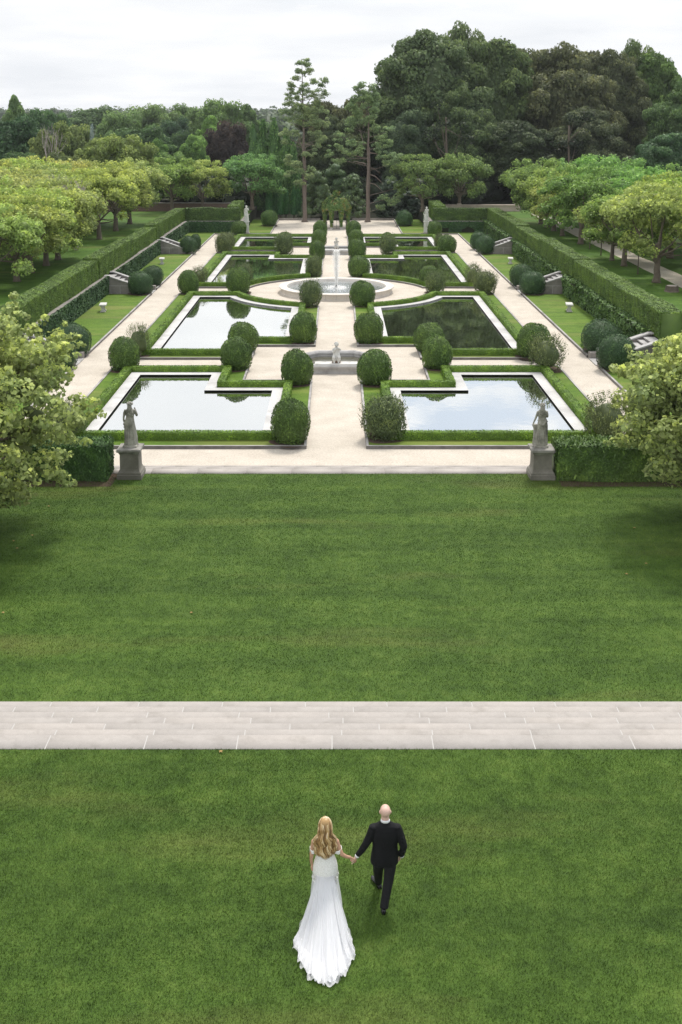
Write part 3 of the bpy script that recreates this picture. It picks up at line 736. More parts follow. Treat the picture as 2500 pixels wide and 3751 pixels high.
yews = [('left', [(A_[0]*.7972, 700+A_[1]*.7972, A_[2]*.7972, 700+A_[3]*.7972, A_[4]) for A_ in (
                  (276,830,150,667,'front of the pair at the nearest side stairs'), (335,765,162,613,'back of the pair at the nearest side stairs'),
                  (645,482,112,368,'front of the pair at the middle side stairs'), (703,440,95,345,'back of the pair at the middle side stairs'),
                  (868,292,80,209,'front of the pair at the farthest side stairs'), (899,272,52,198,'back of the pair at the farthest side stairs'))]),
        ('right', [(1250+A_[0]*.7972, 700+A_[1]*.7972, A_[2]*.7972, 700+A_[3]*.7972, A_[4]) for A_ in (
                  (1263,835,168,660,'front of the pair at the nearest side stairs'), (1196,760,182,597,'back of the pair at the nearest side stairs'),
                  (879,481,120,367,'front of the pair at the middle side stairs'), (830,445,108,336,'back of the pair at the middle side stairs'),
                  (663,293,88,205,'front of the pair at the farthest side stairs'), (632,270,78,186,'back of the pair at the farthest side stairs'))])]
for sd, rows in yews:
    for cx, b_, w_, tp, ww in rows:
        shrub('yew_ball', cx, b_, w_, tp, 'yew', f'dark clipped yew ball on the {sd}, {ww}', 'yew', 'clipped yew balls at the side stairs', GREEN_YEW, 1.1)
shrub('yew_ball', 619*D, 521*D, 37*D, 483*D, 'yew', 'bright round clipped ball at the far left corner of the gravel', 'yew', None, (.10,.19,.05))
shrub('yew_ball', 930*D, 521*D, 37*D, 484*D, 'yew', 'dark round clipped ball at the far right corner of the gravel', 'yew', None, (.065,.14,.05))
def blob(cx, cy, R, seed, n=22):
    r = random.Random(seed); ph = [r.uniform(0, 6.28) for _ in range(3)]
    return [(cx+R*(1+.06*math.sin(3*a+ph[0])+.04*math.sin(5*a+ph[1]))*math.cos(a), cy+R*(1+.06*math.sin(3*a+ph[0])+.04*math.sin(5*a+ph[1]))*math.sin(a)) for a in [2*math.pi*i/n for i in range(n)]]
mb = MB()
for i, (x, y, R) in enumerate(MUL):
    if abs(x) < 12.4 and y < 112:            # inside a bed: keep the patch within the kerb
        pg = []
        for px_, py_ in blob(x, y, R, i):
            sx = 1 if x > 0 else -1; ax = min(max(abs(px_), 4.26 if 4.1 < abs(x) < 6 else 1.19), 10.54)
            pg.append((ax*sx, py_))
        sheet(mb, pg, None, G_Z+.004+.0002*i)
    else: 
        pg = [((1 if x > 0 else -1)*max(abs(px_), 12.62) if y < 112 else px_, py_) for px_, py_ in blob(x, y, R*.95, i)]
        sheet(mb, pg, None, G_Z+.004+.0002*i)
mb.build('mulch', M['mulch'], kind='structure')

# big hedges at the near corners
for s, sd in ((-1, 'left'), (1, 'right')):
    x0 = 7.55 if s < 0 else 7.25
    parts = hedge_parts([(x0*s, 34.85), (13.2*s, 34.85)], 1.15, 1.16, 0, .048, 2000, seed=60+s, sag=.07, core_in=.13)
    # vertical shoots
    k = 2600; x = RNG.uniform(x0, 13.2, k)*s; y = RNG.choice([34.3, 35.4], k)+RNG.normal(0, .06, k); z = RNG.uniform(.1, 1.2, k)
    parts.append(leaves(np.stack([x, y, z], 1), np.tile([0,-1,.2], (k,1)), .15, .05, .6, up=(0,0,2.)))
    k = 1500; x = RNG.uniform(x0, 13.2, k)*s; y = RNG.uniform(34.3, 35.4, k); z = 1.17+np.abs(RNG.normal(0, .06, k))
    parts.append(leaves(np.stack([x, y, z], 1), RNG.normal(0, 1, (k,3)), .13, .05, .6, up=(0,0,2.)))
    link('big_hedge', npmesh('big_hedge', parts, M['leafdense']), None, f'tall dark hedge block beside the near {sd} statue', 'hedge', color=(.065,.14,.040) if s < 0 else (.10,.18,.045))

# ================================================================ PEDESTALS, STATUES, BENCHES
def pedestal(x, y, s, label):
    t = thing('pedestal', label, 'pedestal', (x, y, 0), 'pedestals of the near statues'); t.scale = (.94, .94, 1)
    mb = MB(); mb.lathe([(.435,0),(.435,.15),(.42,.165),(.41,.17),(.41,.22),(.385,.25),(.36,.27),(.345,.31),(.335,.34)], n=4); mb.build('plinth', M['pedestal'], t)
    mb = MB(); mb.lathe([(.33,.335),(.325,.85)], n=4); mb.build('die', M['pedestal'], t)
    mb = MB(); mb.lathe([(.335,.845),(.345,.87),(.36,.90),(.39,.925),(.415,.935),(.42,.945),(.42,1.01),(.41,1.025),(.30,1.04)], n=4); mb.build('cap', M['capstone'], t)
    return t
M['capstone'] = stone_mat('lichened_cap', (.26,.245,.215), (.38,.36,.33), (.07,.065,.05), 7, .7, .44, .6)
pedestal(-6.83, 34.82, 1, 'square weathered stone pedestal under the near left statue')
pedestal(6.80, 34.78, 1, 'square weathered stone pedestal under the near right statue')

def remesh(name, mb, mat, voxel, smooth=2, parent=None, extra=None):
    """weld overlapping lofts into one continuous skin"""
    me = mkmesh(name, mb.V, mb.F, mat); o = bpy.data.objects.new(name, me); COL.objects.link(o)
    m = o.modifiers.new('r', 'REMESH'); m.mode = 'VOXEL'; m.voxel_size = voxel; m.use_smooth_shade = True
    if smooth: sm = o.modifiers.new('s', 'SMOOTH'); sm.iterations = smooth; sm.factor = .5
    dg = bpy.context.evaluated_depsgraph_get(); dg.update()
    me2 = bpy.data.meshes.new_from_object(o.evaluated_get(dg)); o.modifiers.clear(); o.data = me2; me2.name = name
    me2.polygons.foreach_set('use_smooth', [True]*len(me2.polygons))
    if parent: o.parent = parent
    return o
def ell(mb, c, r, n=14, m=10, rot=None):
    V = []; F = []
    R_ = rot.to_matrix() if rot else Matrix.Identity(3)
    for j in range(m+1):
        ph = -math.pi/2+math.pi*j/m
        for i in range(n):
            th = 2*math.pi*i/n; v = R_@Vector((r[0]*math.cos(ph)*math.cos(th), r[1]*math.cos(ph)*math.sin(th), r[2]*math.sin(ph))); V.append((c[0]+v.x, c[1]+v.y, c[2]+v.z))
    for j in range(m):
        for i in range(n): i2 = (i+1)%n; F.append((j*n+i, j*n+i2, (j+1)*n+i2, (j+1)*n+i))
    mb.add(V, F)
def loft(mb, rings, n=40):
    """rings: (cx, cy, z, rx, ry, fold_amp, fold_n, phase)"""
    V = []; F = []
    for cx, cy, z, rx, ry, fa, fn, ph in rings:
        for i in range(n):
            t = 2*math.pi*i/n; k = 1+fa*math.sin(fn*t+ph)+fa*.5*math.sin((fn*.6)*t*1.0+ph*2+1)
            V.append((cx+rx*k*math.cos(t), cy+ry*k*math.sin(t), z))
    for j in range(len(rings)-1):
        for i in range(n): i2 = (i+1)%n; F.append((j*n+i, j*n+i2, (j+1)*n+i2, (j+1)*n+i))
    F.append(tuple(reversed(range(n)))); F.append(tuple((len(rings)-1)*n+i for i in range(n)))
    mb.add(V, F)
def draped_statue(x, y, z0, label, variant, hgt=1.56, mat=None, vox=.012):
    """robed woman seen from behind, flowers in long hair; faces +y (away from the lawn)"""
    t = thing('statue', label, 'statue', (x, y, z0), 'statues of robed women')
    s = hgt/1.56
    mb = MB(); hip = -.03 if variant == 0 else .03
    # robe
    F0, PN = .085, 17
    rings = [(0,0,.06,.235,.19,F0,PN,0), (0,0,.12,.235,.19,F0,PN,0), (0,0,.35,.225,.175,F0,PN,.2), (hip*.6,0,.60,.205,.155,F0*.9,PN,.4), (hip,0,.80,.185,.14,F0*.7,PN,.5), (hip*.8,0,.92,.165,.125,.03,PN,.6),
             (hip*.4,0,1.02,.145,.11,.02,PN,.6), (0,0,1.12,.150,.105,.012,11,0), (0,0,1.22,.165,.105,.008,9,0), (0,.005,1.29,.145,.085,0,9,0), (0,.01,1.325,.07,.06,0,9,0)]
    loft(mb, rings, 72)
    # neck, head
    mb.tube([(0,.01,1.29),(0,.015,1.42)], [.05,.045], 12); ell(mb, (0,.02,1.46), (.072,.085,.095)); ell(mb, (0,.10,1.455), (.014,.02,.018), 8, 6)
    # chest
    ell(mb, (-.055,.085,1.17), (.05,.045,.05)); ell(mb, (.055,.085,1.17), (.05,.045,.05))
    # arms
    if variant == 0:    # left (seen at left) arm hanging to a bundle, right arm raised to the chest
        mb.tube([(-.15,0,1.27),(-.205,0,1.17),(-.235,-.01,1.02),(-.25,.02,.92),(-.225,.05,.78)], [.055,.05,.040,.034,.026], 12)
        ell(mb, (-.22,.05,.76), (.03,.035,.045))
        mb.tube([(.15,0,1.27),(.215,.0,1.16),(.235,.03,1.08),(.20,.12,1.16),(.15,.15,1.27),(.14,.13,1.33)], [.058,.055,.05,.038,.028,.02], 12)
        # bundle of drapery down her left side
        rr = random.Random(4)
        for i in range(34):
            q = i/33; ell(mb, (-.215+.06*q+rr.uniform(-.03,.03), .02+rr.uniform(-.04,.05), .80-.66*q), (.038,.04,.034), 8, 6)
    else:               # arm reaching down to a post at her left
        mb.tube([(-.15,0,1.26),(-.19,-.005,1.14),(-.25,0,.98),(-.30,.02,.86),(-.325,.03,.79)], [.052,.046,.037,.030,.024], 12)
        mb.tube([(.15,0,1.26),(.195,.0,1.13),(.205,.04,1.06),(.17,.13,1.06),(.13,.16,1.10)], [.055,.052,.045,.034,.026], 12)
        mb.tube([(-.27,.02,.06),(-.255,.02,.30),(-.25,.02,.55),(-.265,.025,.72)], [.065,.058,.052,.055], 12); mb.tube([(-.265,.025,.70),(-.27,.025,.80)], [.075,.07], 12)
        for i in range(7): ell(mb, (-.27+.06*math.cos(i*.9), .025+.06*math.sin(i*.9), .78), (.03,.03,.03), 8, 6)
        ell(mb, (-.34,.03,.77), (.022,.045,.03)); ell(mb, (.20,.02,.90), (.035,.03,.03))
        # stepping foot
        mb.tube([(-.20,.0,.09),(-.27,-.05,.075)], [.05,.032], 10)
        # diagonal swag
        mb.tube([(-.17,-.07,.98),(-.10,-.13,.85),(.02,-.155,.78),(.12,-.13,.90),(.165,-.05,1.0)], [.025,.03,.03,.026,.02], 10)
    for i in range(5): mb.tube([(-.04+i*.02, -.11, 1.0), (-.13+i*.065, -.165, .55), (-.17+i*.085, -.185, .1)], [.008,.016,.018], 8)
    rr = random.Random(11+variant)      # hair falling to mid back, wreath of flowers round the head
    for i in range(90):
        q = rr.random(); w = .05+.065*min(q*1.6, 1); xx = rr.uniform(-w, w)
        ell(mb, (xx, -.055-.055*math.sin(min(q,1)*2.4)*(.6+.4*math.cos(xx*14)), 1.47-.40*q), (.024,.024,.03), 8, 6)
    for i in range(18):
        a = 2*math.pi*i/18; ell(mb, (.092*math.cos(a), .02+.10*math.sin(a), 1.475+.026*math.sin(a*3+i)), (.032,.032,.030), 8, 6)
    ell(mb, (0,.01,1.53), (.06,.07,.035))
    if s != 1: mb.V = [(a*s, b*s, c*s) for a, b, c in mb.V]
    mb.V = [(a*.92, b*.95, c) for a, b, c in mb.V]
    o = remesh('figure', mb, mat or M['statue'], vox, 1, t)
    mb = MB(); mb.box(-.25*s, .22*s, -.21*s, .19*s, 0, .075*s, 0, .012); mb.build('statue_base', mat or M['statue'], t)
    return t
draped_statue(-6.80, 34.82, 1.035, 'weathered statue of a robed woman on the near left pedestal, one arm raised', 0, 1.53)
draped_statue(6.78, 34.80, 1.035, 'weathered statue of a robed woman on the near right pedestal, one arm lowered', 1, 1.49)
# small seated children facing the lawn on the low basins
def child_statue(x, y, z0, label, mat, s=1.0):
    t = thing('child_statue', label, 'statue', (x, y, z0), 'statues of seated children')
    mb = MB()
    loft(mb, [(0,0,.10,.19,.17,0,5,0),(0,0,.22,.20,.17,.01,5,0),(0,.01,.38,.165,.14,0,5,0),(0,.02,.54,.135,.115,0,5,0),(0,.02,.66,.145,.10,0,5,0),(0,.02,.72,.07,.06,0,5,0)], 32)
    for q in (-1, 1):
        mb.tube([(.09*q,-.02,.26),(.12*q,-.17,.30),(.115*q,-.22,.28),(.10*q,-.20,.12),(.10*q,-.21,.03)], [.085,.078,.072,.058,.042], 12)
        ell(mb, (.10*q,-.245,.03), (.038,.075,.03))
    mb.tube([(-.125,.02,.66),(-.18,-.03,.56),(-.15,-.11,.50),(-.06,-.13,.62),(-.01,-.12,.70)], [.05,.046,.04,.034,.028], 12)
    mb.tube([(.125,.02,.66),(.19,-.03,.60),(.20,-.10,.62),(.12,-.13,.70),(.04,-.13,.74)], [.05,.046,.04,.034,.028], 12)
    for q in range(4): mb.tube([(.02-.015*q,-.12,.70+.015*q),(-.01-.01*q,-.15,.735+.015*q)], [.012,.009], 6)
    mb.tube([(0,.02,.70),(0,.01,.78)], [.05,.05], 10); ell(mb, (0,0,.84), (.088,.095,.10)); ell(mb, (0,-.092,.835), (.015,.02,.016), 8, 6)
    rr = random.Random(5)
    for i in range(60):
        a = rr.uniform(0, 6.28); ph = rr.uniform(-.3, 1.5); 
        c = Vector((.095*math.cos(ph)*math.cos(a), .10*math.cos(ph)*math.sin(a)+.015, .855+.105*math.sin(ph)))
        if c.y < -.055 and c.z < .89: continue
        ell(mb, c, (.027,.027,.027), 7, 5)
    mb.tube([(-.13,.0,.80),(-.21,-.02,.82)], [.02,.012], 6); mb.tube([(.06,-.12,.74),(.17,-.2,.70)], [.022,.016], 8)
    if s != 1: mb.V = [(a*s, b*s, c*s) for a, b, c in mb.V]
    remesh('figure', mb, mat, .011, 1, t)
    mb = MB(); mb.box(-.19*s, .19*s, -.2*s, .16*s, .0, .10*s, 0, .01); mb.build('statue_base', M['rustbase'], t)
    return t
M['rustbase'] = simple('rusty_brown_stone', (.10,.05,.03), .9, (.28,.20,.14), 9)
child_statue(0, 50.02, .475, 'pale statue of a seated child with hand to mouth on the near low basin', M['whitestatue'])
child_statue(0, 95.35, .475, 'pale statue of a seated child on the far low basin', M['whitestatue'], 1.05)
draped_statue(-9.25, 112.55, 1.32, 'pale statue standing on the far left corner of the terrace wall', 0, 1.62, M['whitestatue'], .02)
draped_statue(9.28, 112.55, 1.32, 'pale statue standing on the far right corner of the terrace wall', 1, 1.50, M['whitestatue'], .02)
for s in (-1, 1):
    t = thing('pedestal', f'small square pale block under the far {"left" if s < 0 else "right"} statue', 'pedestal', (9.27*s, 112.6, 0)); mb = MB(); mb.box(-.3, .3, -.3, .3, 0, .2, 0, .02); mb.build('plinth', M['palestone'], t); mb = MB(); mb.box(-.24, .24, -.24, .24, .202, 1.25, 0, .01); mb.build('die', M['whitestatue'], t); mb = MB(); mb.box(-.29, .29, -.29, .29, 1.252, 1.32, 0, .015); mb.build('cap', M['whitestatue'], t)
def bench(x, y, label, rz):
    t = thing('stone_bench', label, 'bench', (x, y, .09), 'pale stone benches on the side lawns'); t.rotation_euler = (0,0,rz)
    mb = MB(); mb.box(-.42, .42, -.21, .21, .40, .49, 0, .02); mb.build('seat', M['whitestatue'], t)
    for q in (-1, 1):
        mb = MB(); prof = [(.13,0),(.13,.05),(.075,.09),(.055,.18),(.075,.30),(.12,.36),(.12,.40)]
        V = []
        for w_, z in prof: V += [(.27*q-.05, -w_*1.3, z), (.27*q+.05, -w_*1.3, z), (.27*q+.05, w_*1.3, z), (.27*q-.05, w_*1.3, z)]
        F = [(3,2,1,0)]+[(j*4+a, j*4+(a+1)%4, (j+1)*4+(a+1)%4, (j+1)*4+a) for j in range(len(prof)-1) for a in range(4)]+[((len(prof)-1)*4, (len(prof)-1)*4+1, (len(prof)-1)*4+2, (len(prof)-1)*4+3)]
        mb.add(V, F); mb.build('leg', M['statue'] if False else M['limestone'], t)
bench(-14.3, 66.0, 'pale stone bench on the left side lawn, the nearer one', rad(97))
bench(-14.2, 88.3, 'pale stone bench on the left side lawn, the farther one', rad(97))
bench(14.3, 66.1, 'pale stone bench on the right side lawn, the nearer one', rad(83))
bench(14.2, 88.5, 'pale stone bench on the right side lawn, the farther one', rad(83))

# ================================================================ VINE ARBOR
t = thing('garden_arbor', 'domed stone and iron arbor overgrown with a reddening vine', 'arbor', (0, 118.75, 0))
posts = []
for i in range(8):
    a = math.pi/8+math.pi/4*i; x, y = 1.28*math.cos(a), 1.28*math.sin(a); posts.append((x, y))
    mb = MB(); mb.lathe([(.17,0),(.17,.55),(.20,.57),(.20,.64),(.13,.66),(.12,1.9),(.16,1.98)], x, y, 10); mb.build('pillar', M['limestone'] if i in (5,6) else M['greystone'], t)
mb = MB()
O = [(1.45*math.cos(math.pi/8+math.pi/4*i), 1.45*math.sin(math.pi/8+math.pi/4*i)) for i in range(8)]
ring(mb, O, inset(O, .28), 1.98, 2.12); mb.build('ring_beam', M['greystone'], t)
for i in range(8):
    a = math.pi/8+math.pi/4*i; mb = MB(); mb.tube([(1.3*math.cos(q)*math.cos(a), 1.3*math.cos(q)*math.sin(a), 2.12+1.35*math.sin(q)) for q in [math.pi/2*k/8 for k in range(9)]], .03, 6); mb.build('dome_rib', M['iron'], t)
gt = MB(); gt.box(-.40, .40, -1.22, -1.18, .30, .34); gt.box(-.40, .40, -1.22, -1.18, .68, .71)
for x in (-.38, -.01, .36): gt.box(x, x+.025, -1.215, -1.185, .02, .95)
for k in range(8): gt.box(-.32+k*.09, -.31+k*.09, -1.21, -1.19, .34, .68)
gt.build('gate', M['iron'], t)
mb = MB(); mb.box(-.45, .45, -1.35, -1.1, 0, .05); mb.build('threshold', M['kerbface'], t)
parts = [uvcore(lambda D: np.stack([D[:,0]*1.15, D[:,1]*1.15, np.clip(D[:,2], 0, 1)*1.25+2.14], 1), 20, 12, .3)]
k = 9000; th = RNG.uniform(0, 6.28, k); ph = RNG.uniform(-.05, 1.57, k)**1; Dd = np.stack([np.cos(ph)*np.cos(th), np.cos(ph)*np.sin(th), np.sin(ph)], 1)
P_ = Dd*(1.40+wob(Dd, 4, .12, 5)+RNG.normal(0,.07,k))[:,None]*[1,1,1.0]; P_ *= np.stack([1.06-.30*Dd[:,2]**2, 1.06-.30*Dd[:,2]**2, .92+0*ph], 1); P_[:,2] += 2.12; parts.append(leaves(P_, Dd, .13, .10, .6))
for x, y in posts:
    k = 1100; z = RNG.uniform(.25, 2.3, k); r_ = .12+.18*np.clip((z-.6)/1.6, 0, 1); a = RNG.uniform(0, 6.28, k)
    P_ = np.stack([x*1.06+r_*np.cos(a), y*1.06+r_*np.sin(a), z], 1); parts.append(leaves(P_, np.stack([np.cos(a), np.sin(a), a*0+.3], 1), .15, .11, .7))
k = 420; q = RNG.uniform(0, 1, k); P_ = np.stack([RNG.normal(0, .28, k)*(1-q*.6), RNG.normal(0, .25, k)*(1-q*.6), 3.5+.55*q], 1); parts.append(leaves(P_, RNG.normal(0,1,(k,3)), .17, .11, .8))
def vine_mat():
    m, nt, b = newmat('reddening_vine'); a = N(nt, 'ShaderNodeAttribute'); a.attribute_name = 'tint'
    n = noise(nt, 1.6, 3, .6); ad = N(nt, 'ShaderNodeMath', operation='MULTIPLY_ADD'); nt.links.new(n.outputs[0], ad.inputs[0]); ad.inputs[1].default_value = 1.7; 
    a2 = N(nt, 'ShaderNodeMath', operation='MULTIPLY_ADD'); nt.links.new(a.outputs['Fac'], a2.inputs[0]); a2.inputs[1].default_value = .5; a2.inputs[2].default_value = -.74; nt.links.new(a2.outputs[0], ad.inputs[2])
    r = ramp(nt, [(.15, (.085,.17,.035)), (.52, (.15,.24,.05)), (.7, (.32,.29,.06)), (.78, (.26,.10,.035)), (.95, (.20,.05,.035))]); nt.links.new(ad.outputs[0], r.inputs[0]); nt.links.new(r.outputs[0], b.inputs['Base Color']); b.inputs['Roughness'].default_value = .6
    return m
link('climbing_vine', npmesh('climbing_vine', parts, vine_mat()), None, 'green, yellow and red climbing vine over the domed arbor', 'vine', loc=(0, 118.75, 0))
LB = 2.7; LBG = 3.4
def warm(c): return (min(c[0]*1.08, c[1]*.86) if c[1] > c[0]*.9 and c[1] > .031 else c[0], c[1]*1.0, c[2]*.84)
# ================================================================ TREES
def clump_leaves(C, Rr, n_each, L, W, squash=.75, spread=.6, seed=0, inner=.25, hang=0.0, tintb=0.0):
    """leaves on the outside of many small clumps"""
    PP, NN, TT = [], [], []
    for i, (c, r) in enumerate(zip(C, Rr)):
        k = max(int(n_each*r*r), 12); D_ = sphere_pts(k); 
        m = (D_[:,2] > -.55) | (RNG.uniform(0,1,k) < .35); D_ = D_[m]
        q = 1-inner*RNG.uniform(0,1,len(D_))**2
        p = D_*q[:,None]*r*[1,1,squash]; p *= (1+wob(D_, 4, .14, i+seed))[:,None]
        PP.append(p+c); NN.append(D_*[1,1,1.2]+[0,0,.25-hang]); TT.append(np.clip(.42+tintb+.30*D_[:,2]+RNG.normal(0,.17,len(D_))+RNG.normal(0,.06), .03, 1))  # tint lighter on clump tops, darker below: new growth plus painted underside shade
    return leaves(np.concatenate(PP), np.concatenate(NN), L, W, spread, np.concatenate(TT))
def crown_core(C, Rr, f=.62):
    parts = []
    for c, r in zip(C, Rr):
        V, F, T = uvcore(lambda D: D*r*f*[1,1,.8]*(1+wob(D, 3, .2, int(abs(c[0]*100))%90))[:,None], 8, 6, .02); parts.append((V+c, F, T))
    return parts
def trunk_mesh(h, r, limbs, n=9, seed=0, mat=None, lean=0, base=1.35):
    """tapered trunk with limbs to the given points"""
    rr = random.Random(seed); mb = MB(); pts = []; rd = []
    for i in range(7):
        q = i/6; pts.append((lean*q+rr.uniform(-.05,.05)*r*3*(i > 0), rr.uniform(-.05,.05)*r*3*(i > 0), h*q)); rd.append(r*(base if i == 0 else 1)*(1-.45*q))
    pts.insert(1, (pts[0][0], pts[0][1], h*.05)); rd.insert(1, r*1.05)
    mb.tube(pts, rd, n)
    for p, q in limbs:
        z0 = h*q; a = Vector((lean*q, 0, z0)); b = Vector(p); mid = (a+b)/2+Vector((rr.uniform(-.1,.1), rr.uniform(-.1,.1), -.06*(b-a).length))*(b-a).length*.3
        r1 = r*(1-.45*q)*.55; mb.tube([a, a.lerp(mid,.5)+Vector((0,0,.02)), mid, mid.lerp(b,.5), b], [r1, r1*.8, r1*.6, r1*.42, r1*.2], 6, cap=False)
    return mkmesh('trunk', mb.V, mb.F, mat or M['bark'], True)

# --- clipped plane trees of the avenues: broad flat-topped crowns on short trunks
def plane_variant(seed, R=3.2, z0=1.4, z1=5.5, L=.17, den=430):
    rr = np.random.default_rng(seed); C, Q = [], []
    n = 58
    for i in range(n):
        a = rr.uniform(0, 6.28); q = rr.uniform(0, 1)**.5; top = i < n*.55
        rad_ = R*q*(1 if top else 1.0)
        if top: z = z1-.55-rr.uniform(0,.4)-.75*q**3
        else: q = rr.uniform(.55, 1); rad_ = R*q*(1-.12*(1-i/n)); z = rr.uniform(z0+.3, z1-1.2)
        C.append(np.array([rad_*math.cos(a), rad_*math.sin(a), z])); Q.append(rr.uniform(.45, .85))
    for i in range(16):                    # upright tufts above the cut line
        a = rr.uniform(0, 6.28); q = rr.uniform(0, .85); C.append(np.array([R*q*math.cos(a), R*q*math.sin(a), z1-.05-.7*q**3+rr.uniform(0,.3)])); Q.append(rr.uniform(.22,.4))
    leaf_ = clump_leaves(C, Q, den, L, L*.8, .8, .7, seed)
    me = npmesh('plane_crown', [leaf_]+crown_core(C[:58], Q[:58], .55), M['leaf'])
    limbs = [(C[j]*[.8,.8,1]+[0,0,-.3], rr.uniform(.45, 1)) for j in rr.integers(0, 58, 14)]
    return me, trunk_mesh(2.3, .22, limbs, seed=seed, mat=M['planebark'])
PL = [plane_variant(200+i) for i in range(4)]
PLfar = [plane_variant(210+i, 2.7, 1.3, 4.9, .32, 110) for i in range(2)]
def place_tree(name, var, x, y, z, s, label, cat, group, col, rz=None, zs=None, trunkscale=None, csc=1.0):
    t = thing(name, label, cat, (x, y, z), group)
    c = link('crown', var[0], t, color=tuple(k*LB for k in col)); tr = link('trunk', var[1], t)
    r = RNG.uniform(0, 6.28) if rz is None else rz; c.rotation_euler = tr.rotation_euler = (0,0,r)
    c.scale = (s*csc, s*csc, zs or s); tr.scale = (s, s, zs or s)
    if trunkscale: tr.scale = (trunkscale, trunkscale, zs or s)
    return t
YG = (.150, .188, .058); GG = (.095, .145, .038)
gl = 'clipped plane trees of the left avenue'; gr = 'clipped plane trees of the right avenue'
T_ = 1.2
left_row = [(-21.0,66.5,.9),(-21.0,71.1,.95),(-21.2,75.2,1.0),(-21.1,78.9,1.0),(-21.1,82.3,1.02),(-21.0,96.5,1.05),(-21.0,103.9,1.1),(-21.0,111,1.1)]
nm = ['first', 'second', 'third', 'fourth', 'fifth', 'sixth', 'seventh', 'eighth', 'ninth', 'tenth', 'eleventh', 'twelfth']
for i, (x, y, s) in enumerate(left_row):
    place_tree('plane_tree', PL[i%4], x, y, T_, s*1.02, f'clipped yellow-green plane tree, {nm[i]} from the near end, left front row', 'tree', gl, tuple(c*RNG.uniform(.92,1.1) for c in YG))
for i in range(9):
    y = 69+i*5.3; place_tree('plane_tree', PL[(i+2)%4], -26.3+RNG.uniform(-.4,.4), y, T_, 1.12, f'yellow-green plane tree, {nm[i]} from the near end, left back row', 'tree', gl, tuple(c*RNG.uniform(.92,1.12) for c in YG))
for i in range(6):
    y = 84+i*6; place_tree('plane_tree', PL[(i+1)%4], -31.5+RNG.uniform(-.5,.5), y, T_, 1.15, f'plane tree, {nm[i]} from the near end, outermost left row', 'tree', gl, tuple(c*RNG.uniform(.95,1.15) for c in YG))
for i, (x, y, s, c) in enumerate([(-18.7,124.6,1.05,GG),(-15.4,126.0,1.02,YG),(-9.9,128.9,1.12,(.075,.14,.05))]):
    place_tree('plane_tree', PL[i], x, y, T_, s, ['plane tree at the far left in front of the brick wall, leftmost of three', 'middle plane tree of the three in front of the far brick wall', 'fresh green plane tree at the far left beside the dark conifers'][i], 'tree', None, c)
right_row = [(20.9,70.6,1.12,YG),(20.87,78.7,.95,GG),(20.8,81.9,.8,YG),(20.85,92.9,1.12,(.08,.135,.035)),(20.63,99.5,.92,(.14,.17,.05)),(20.7,103.9,1.0,(.12,.165,.045)),(20.7,107.2,1.1,(.09,.135,.04)),(20.8,111,1.12,(.085,.13,.04))]
for i, (x, y, s, c) in enumerate(right_row):
    place_tree('plane_tree', PL[(i+1)%4], x, y, T_, s, f'clipped plane tree, {nm[i]} from the near end, between right hedge and gravel avenue', 'tree', gr, c)
for i, (x, y) in enumerate([(25.6,65),(25.7,71),(25.6,77),(25.6,83.3),(25.7,90),(25.6,97),(25.7,104),(25.6,111)]):
    place_tree('plane_tree', PL[(i+3)%4], x, y, T_, 1.12 if i < 5 else 1.2, f'plane tree, {nm[i]} from the near end, beyond the right gravel avenue', 'tree', gr, tuple(c*RNG.uniform(.9,1.1) for c in ((.12,.17,.04) if i < 4 else (.085,.155,.045))))
for i, (x, y) in enumerate([(30.5,80),(30.5,88),(31,96)]):
    place_tree('plane_tree', PL[i], x, y, T_, 1.15, f'plane tree, {nm[i]} from the near end, outermost right row', 'tree', gr, (.10,.16,.045))
for i, (x, y, s) in enumerate([(9.9,125.8,1.05),(14.3,127.2,1.08)]):
    place_tree('plane_tree', PL[i+1], x, y, T_, s*1.0, ['rounded green plane tree behind the far right statue', 'rounded green plane tree in front of the pale far wall'][i], 'tree', None, (.085,.125,.042), zs=1.13)
# saplings, thin trunks
def sapling(seed):
    rr = np.random.default_rng(seed); C = [np.array([rr.uniform(-.5,.5), rr.uniform(-.5,.5), 1.9+rr.uniform(-.6,.5)]) for _ in range(7)]
    return npmesh('sapling_crown', [clump_leaves(C, [.28]*7, 260, .2, .14, .9, .7, seed)], M['leaf']), trunk_mesh(2.0, .05, [(c, .8) for c in C[:4]], 6, seed)
SP = [sapling(1), sapling(2)]
for i, (x, y) in enumerate([(20.78,89.2),(20.7,85.0),(20.71,74.4)]):
    place_tree('young_tree', SP[i%2], x, y, T_, 1.0, f'thin young tree in the right lawn strip, {["farthest","middle","nearest"][i]} of three', 'tree', 'young trees beside the right avenue', (.10,.15,.035))
t = thing('tree_stump', 'grey sawn tree stump on the right terrace lawn', 'stump', (20.75, 66.8, T_))
mb = MB(); mb.lathe([(.48,0),(.40,.08),(.37,.3),(.36,.36)], n=18); mb.V = [(x*(1+.12*math.sin(3*math.atan2(y,x)+1)), y*(1+.12*math.sin(5*math.atan2(y,x))), z) for x, y, z in mb.V]; mb.build('stump_wood', M['bark'], t)
mb = MB(); mb.lathe([(.3,.361),(.3,.37)], n=16); mb.build('cut_face', M['deadwood'], t)
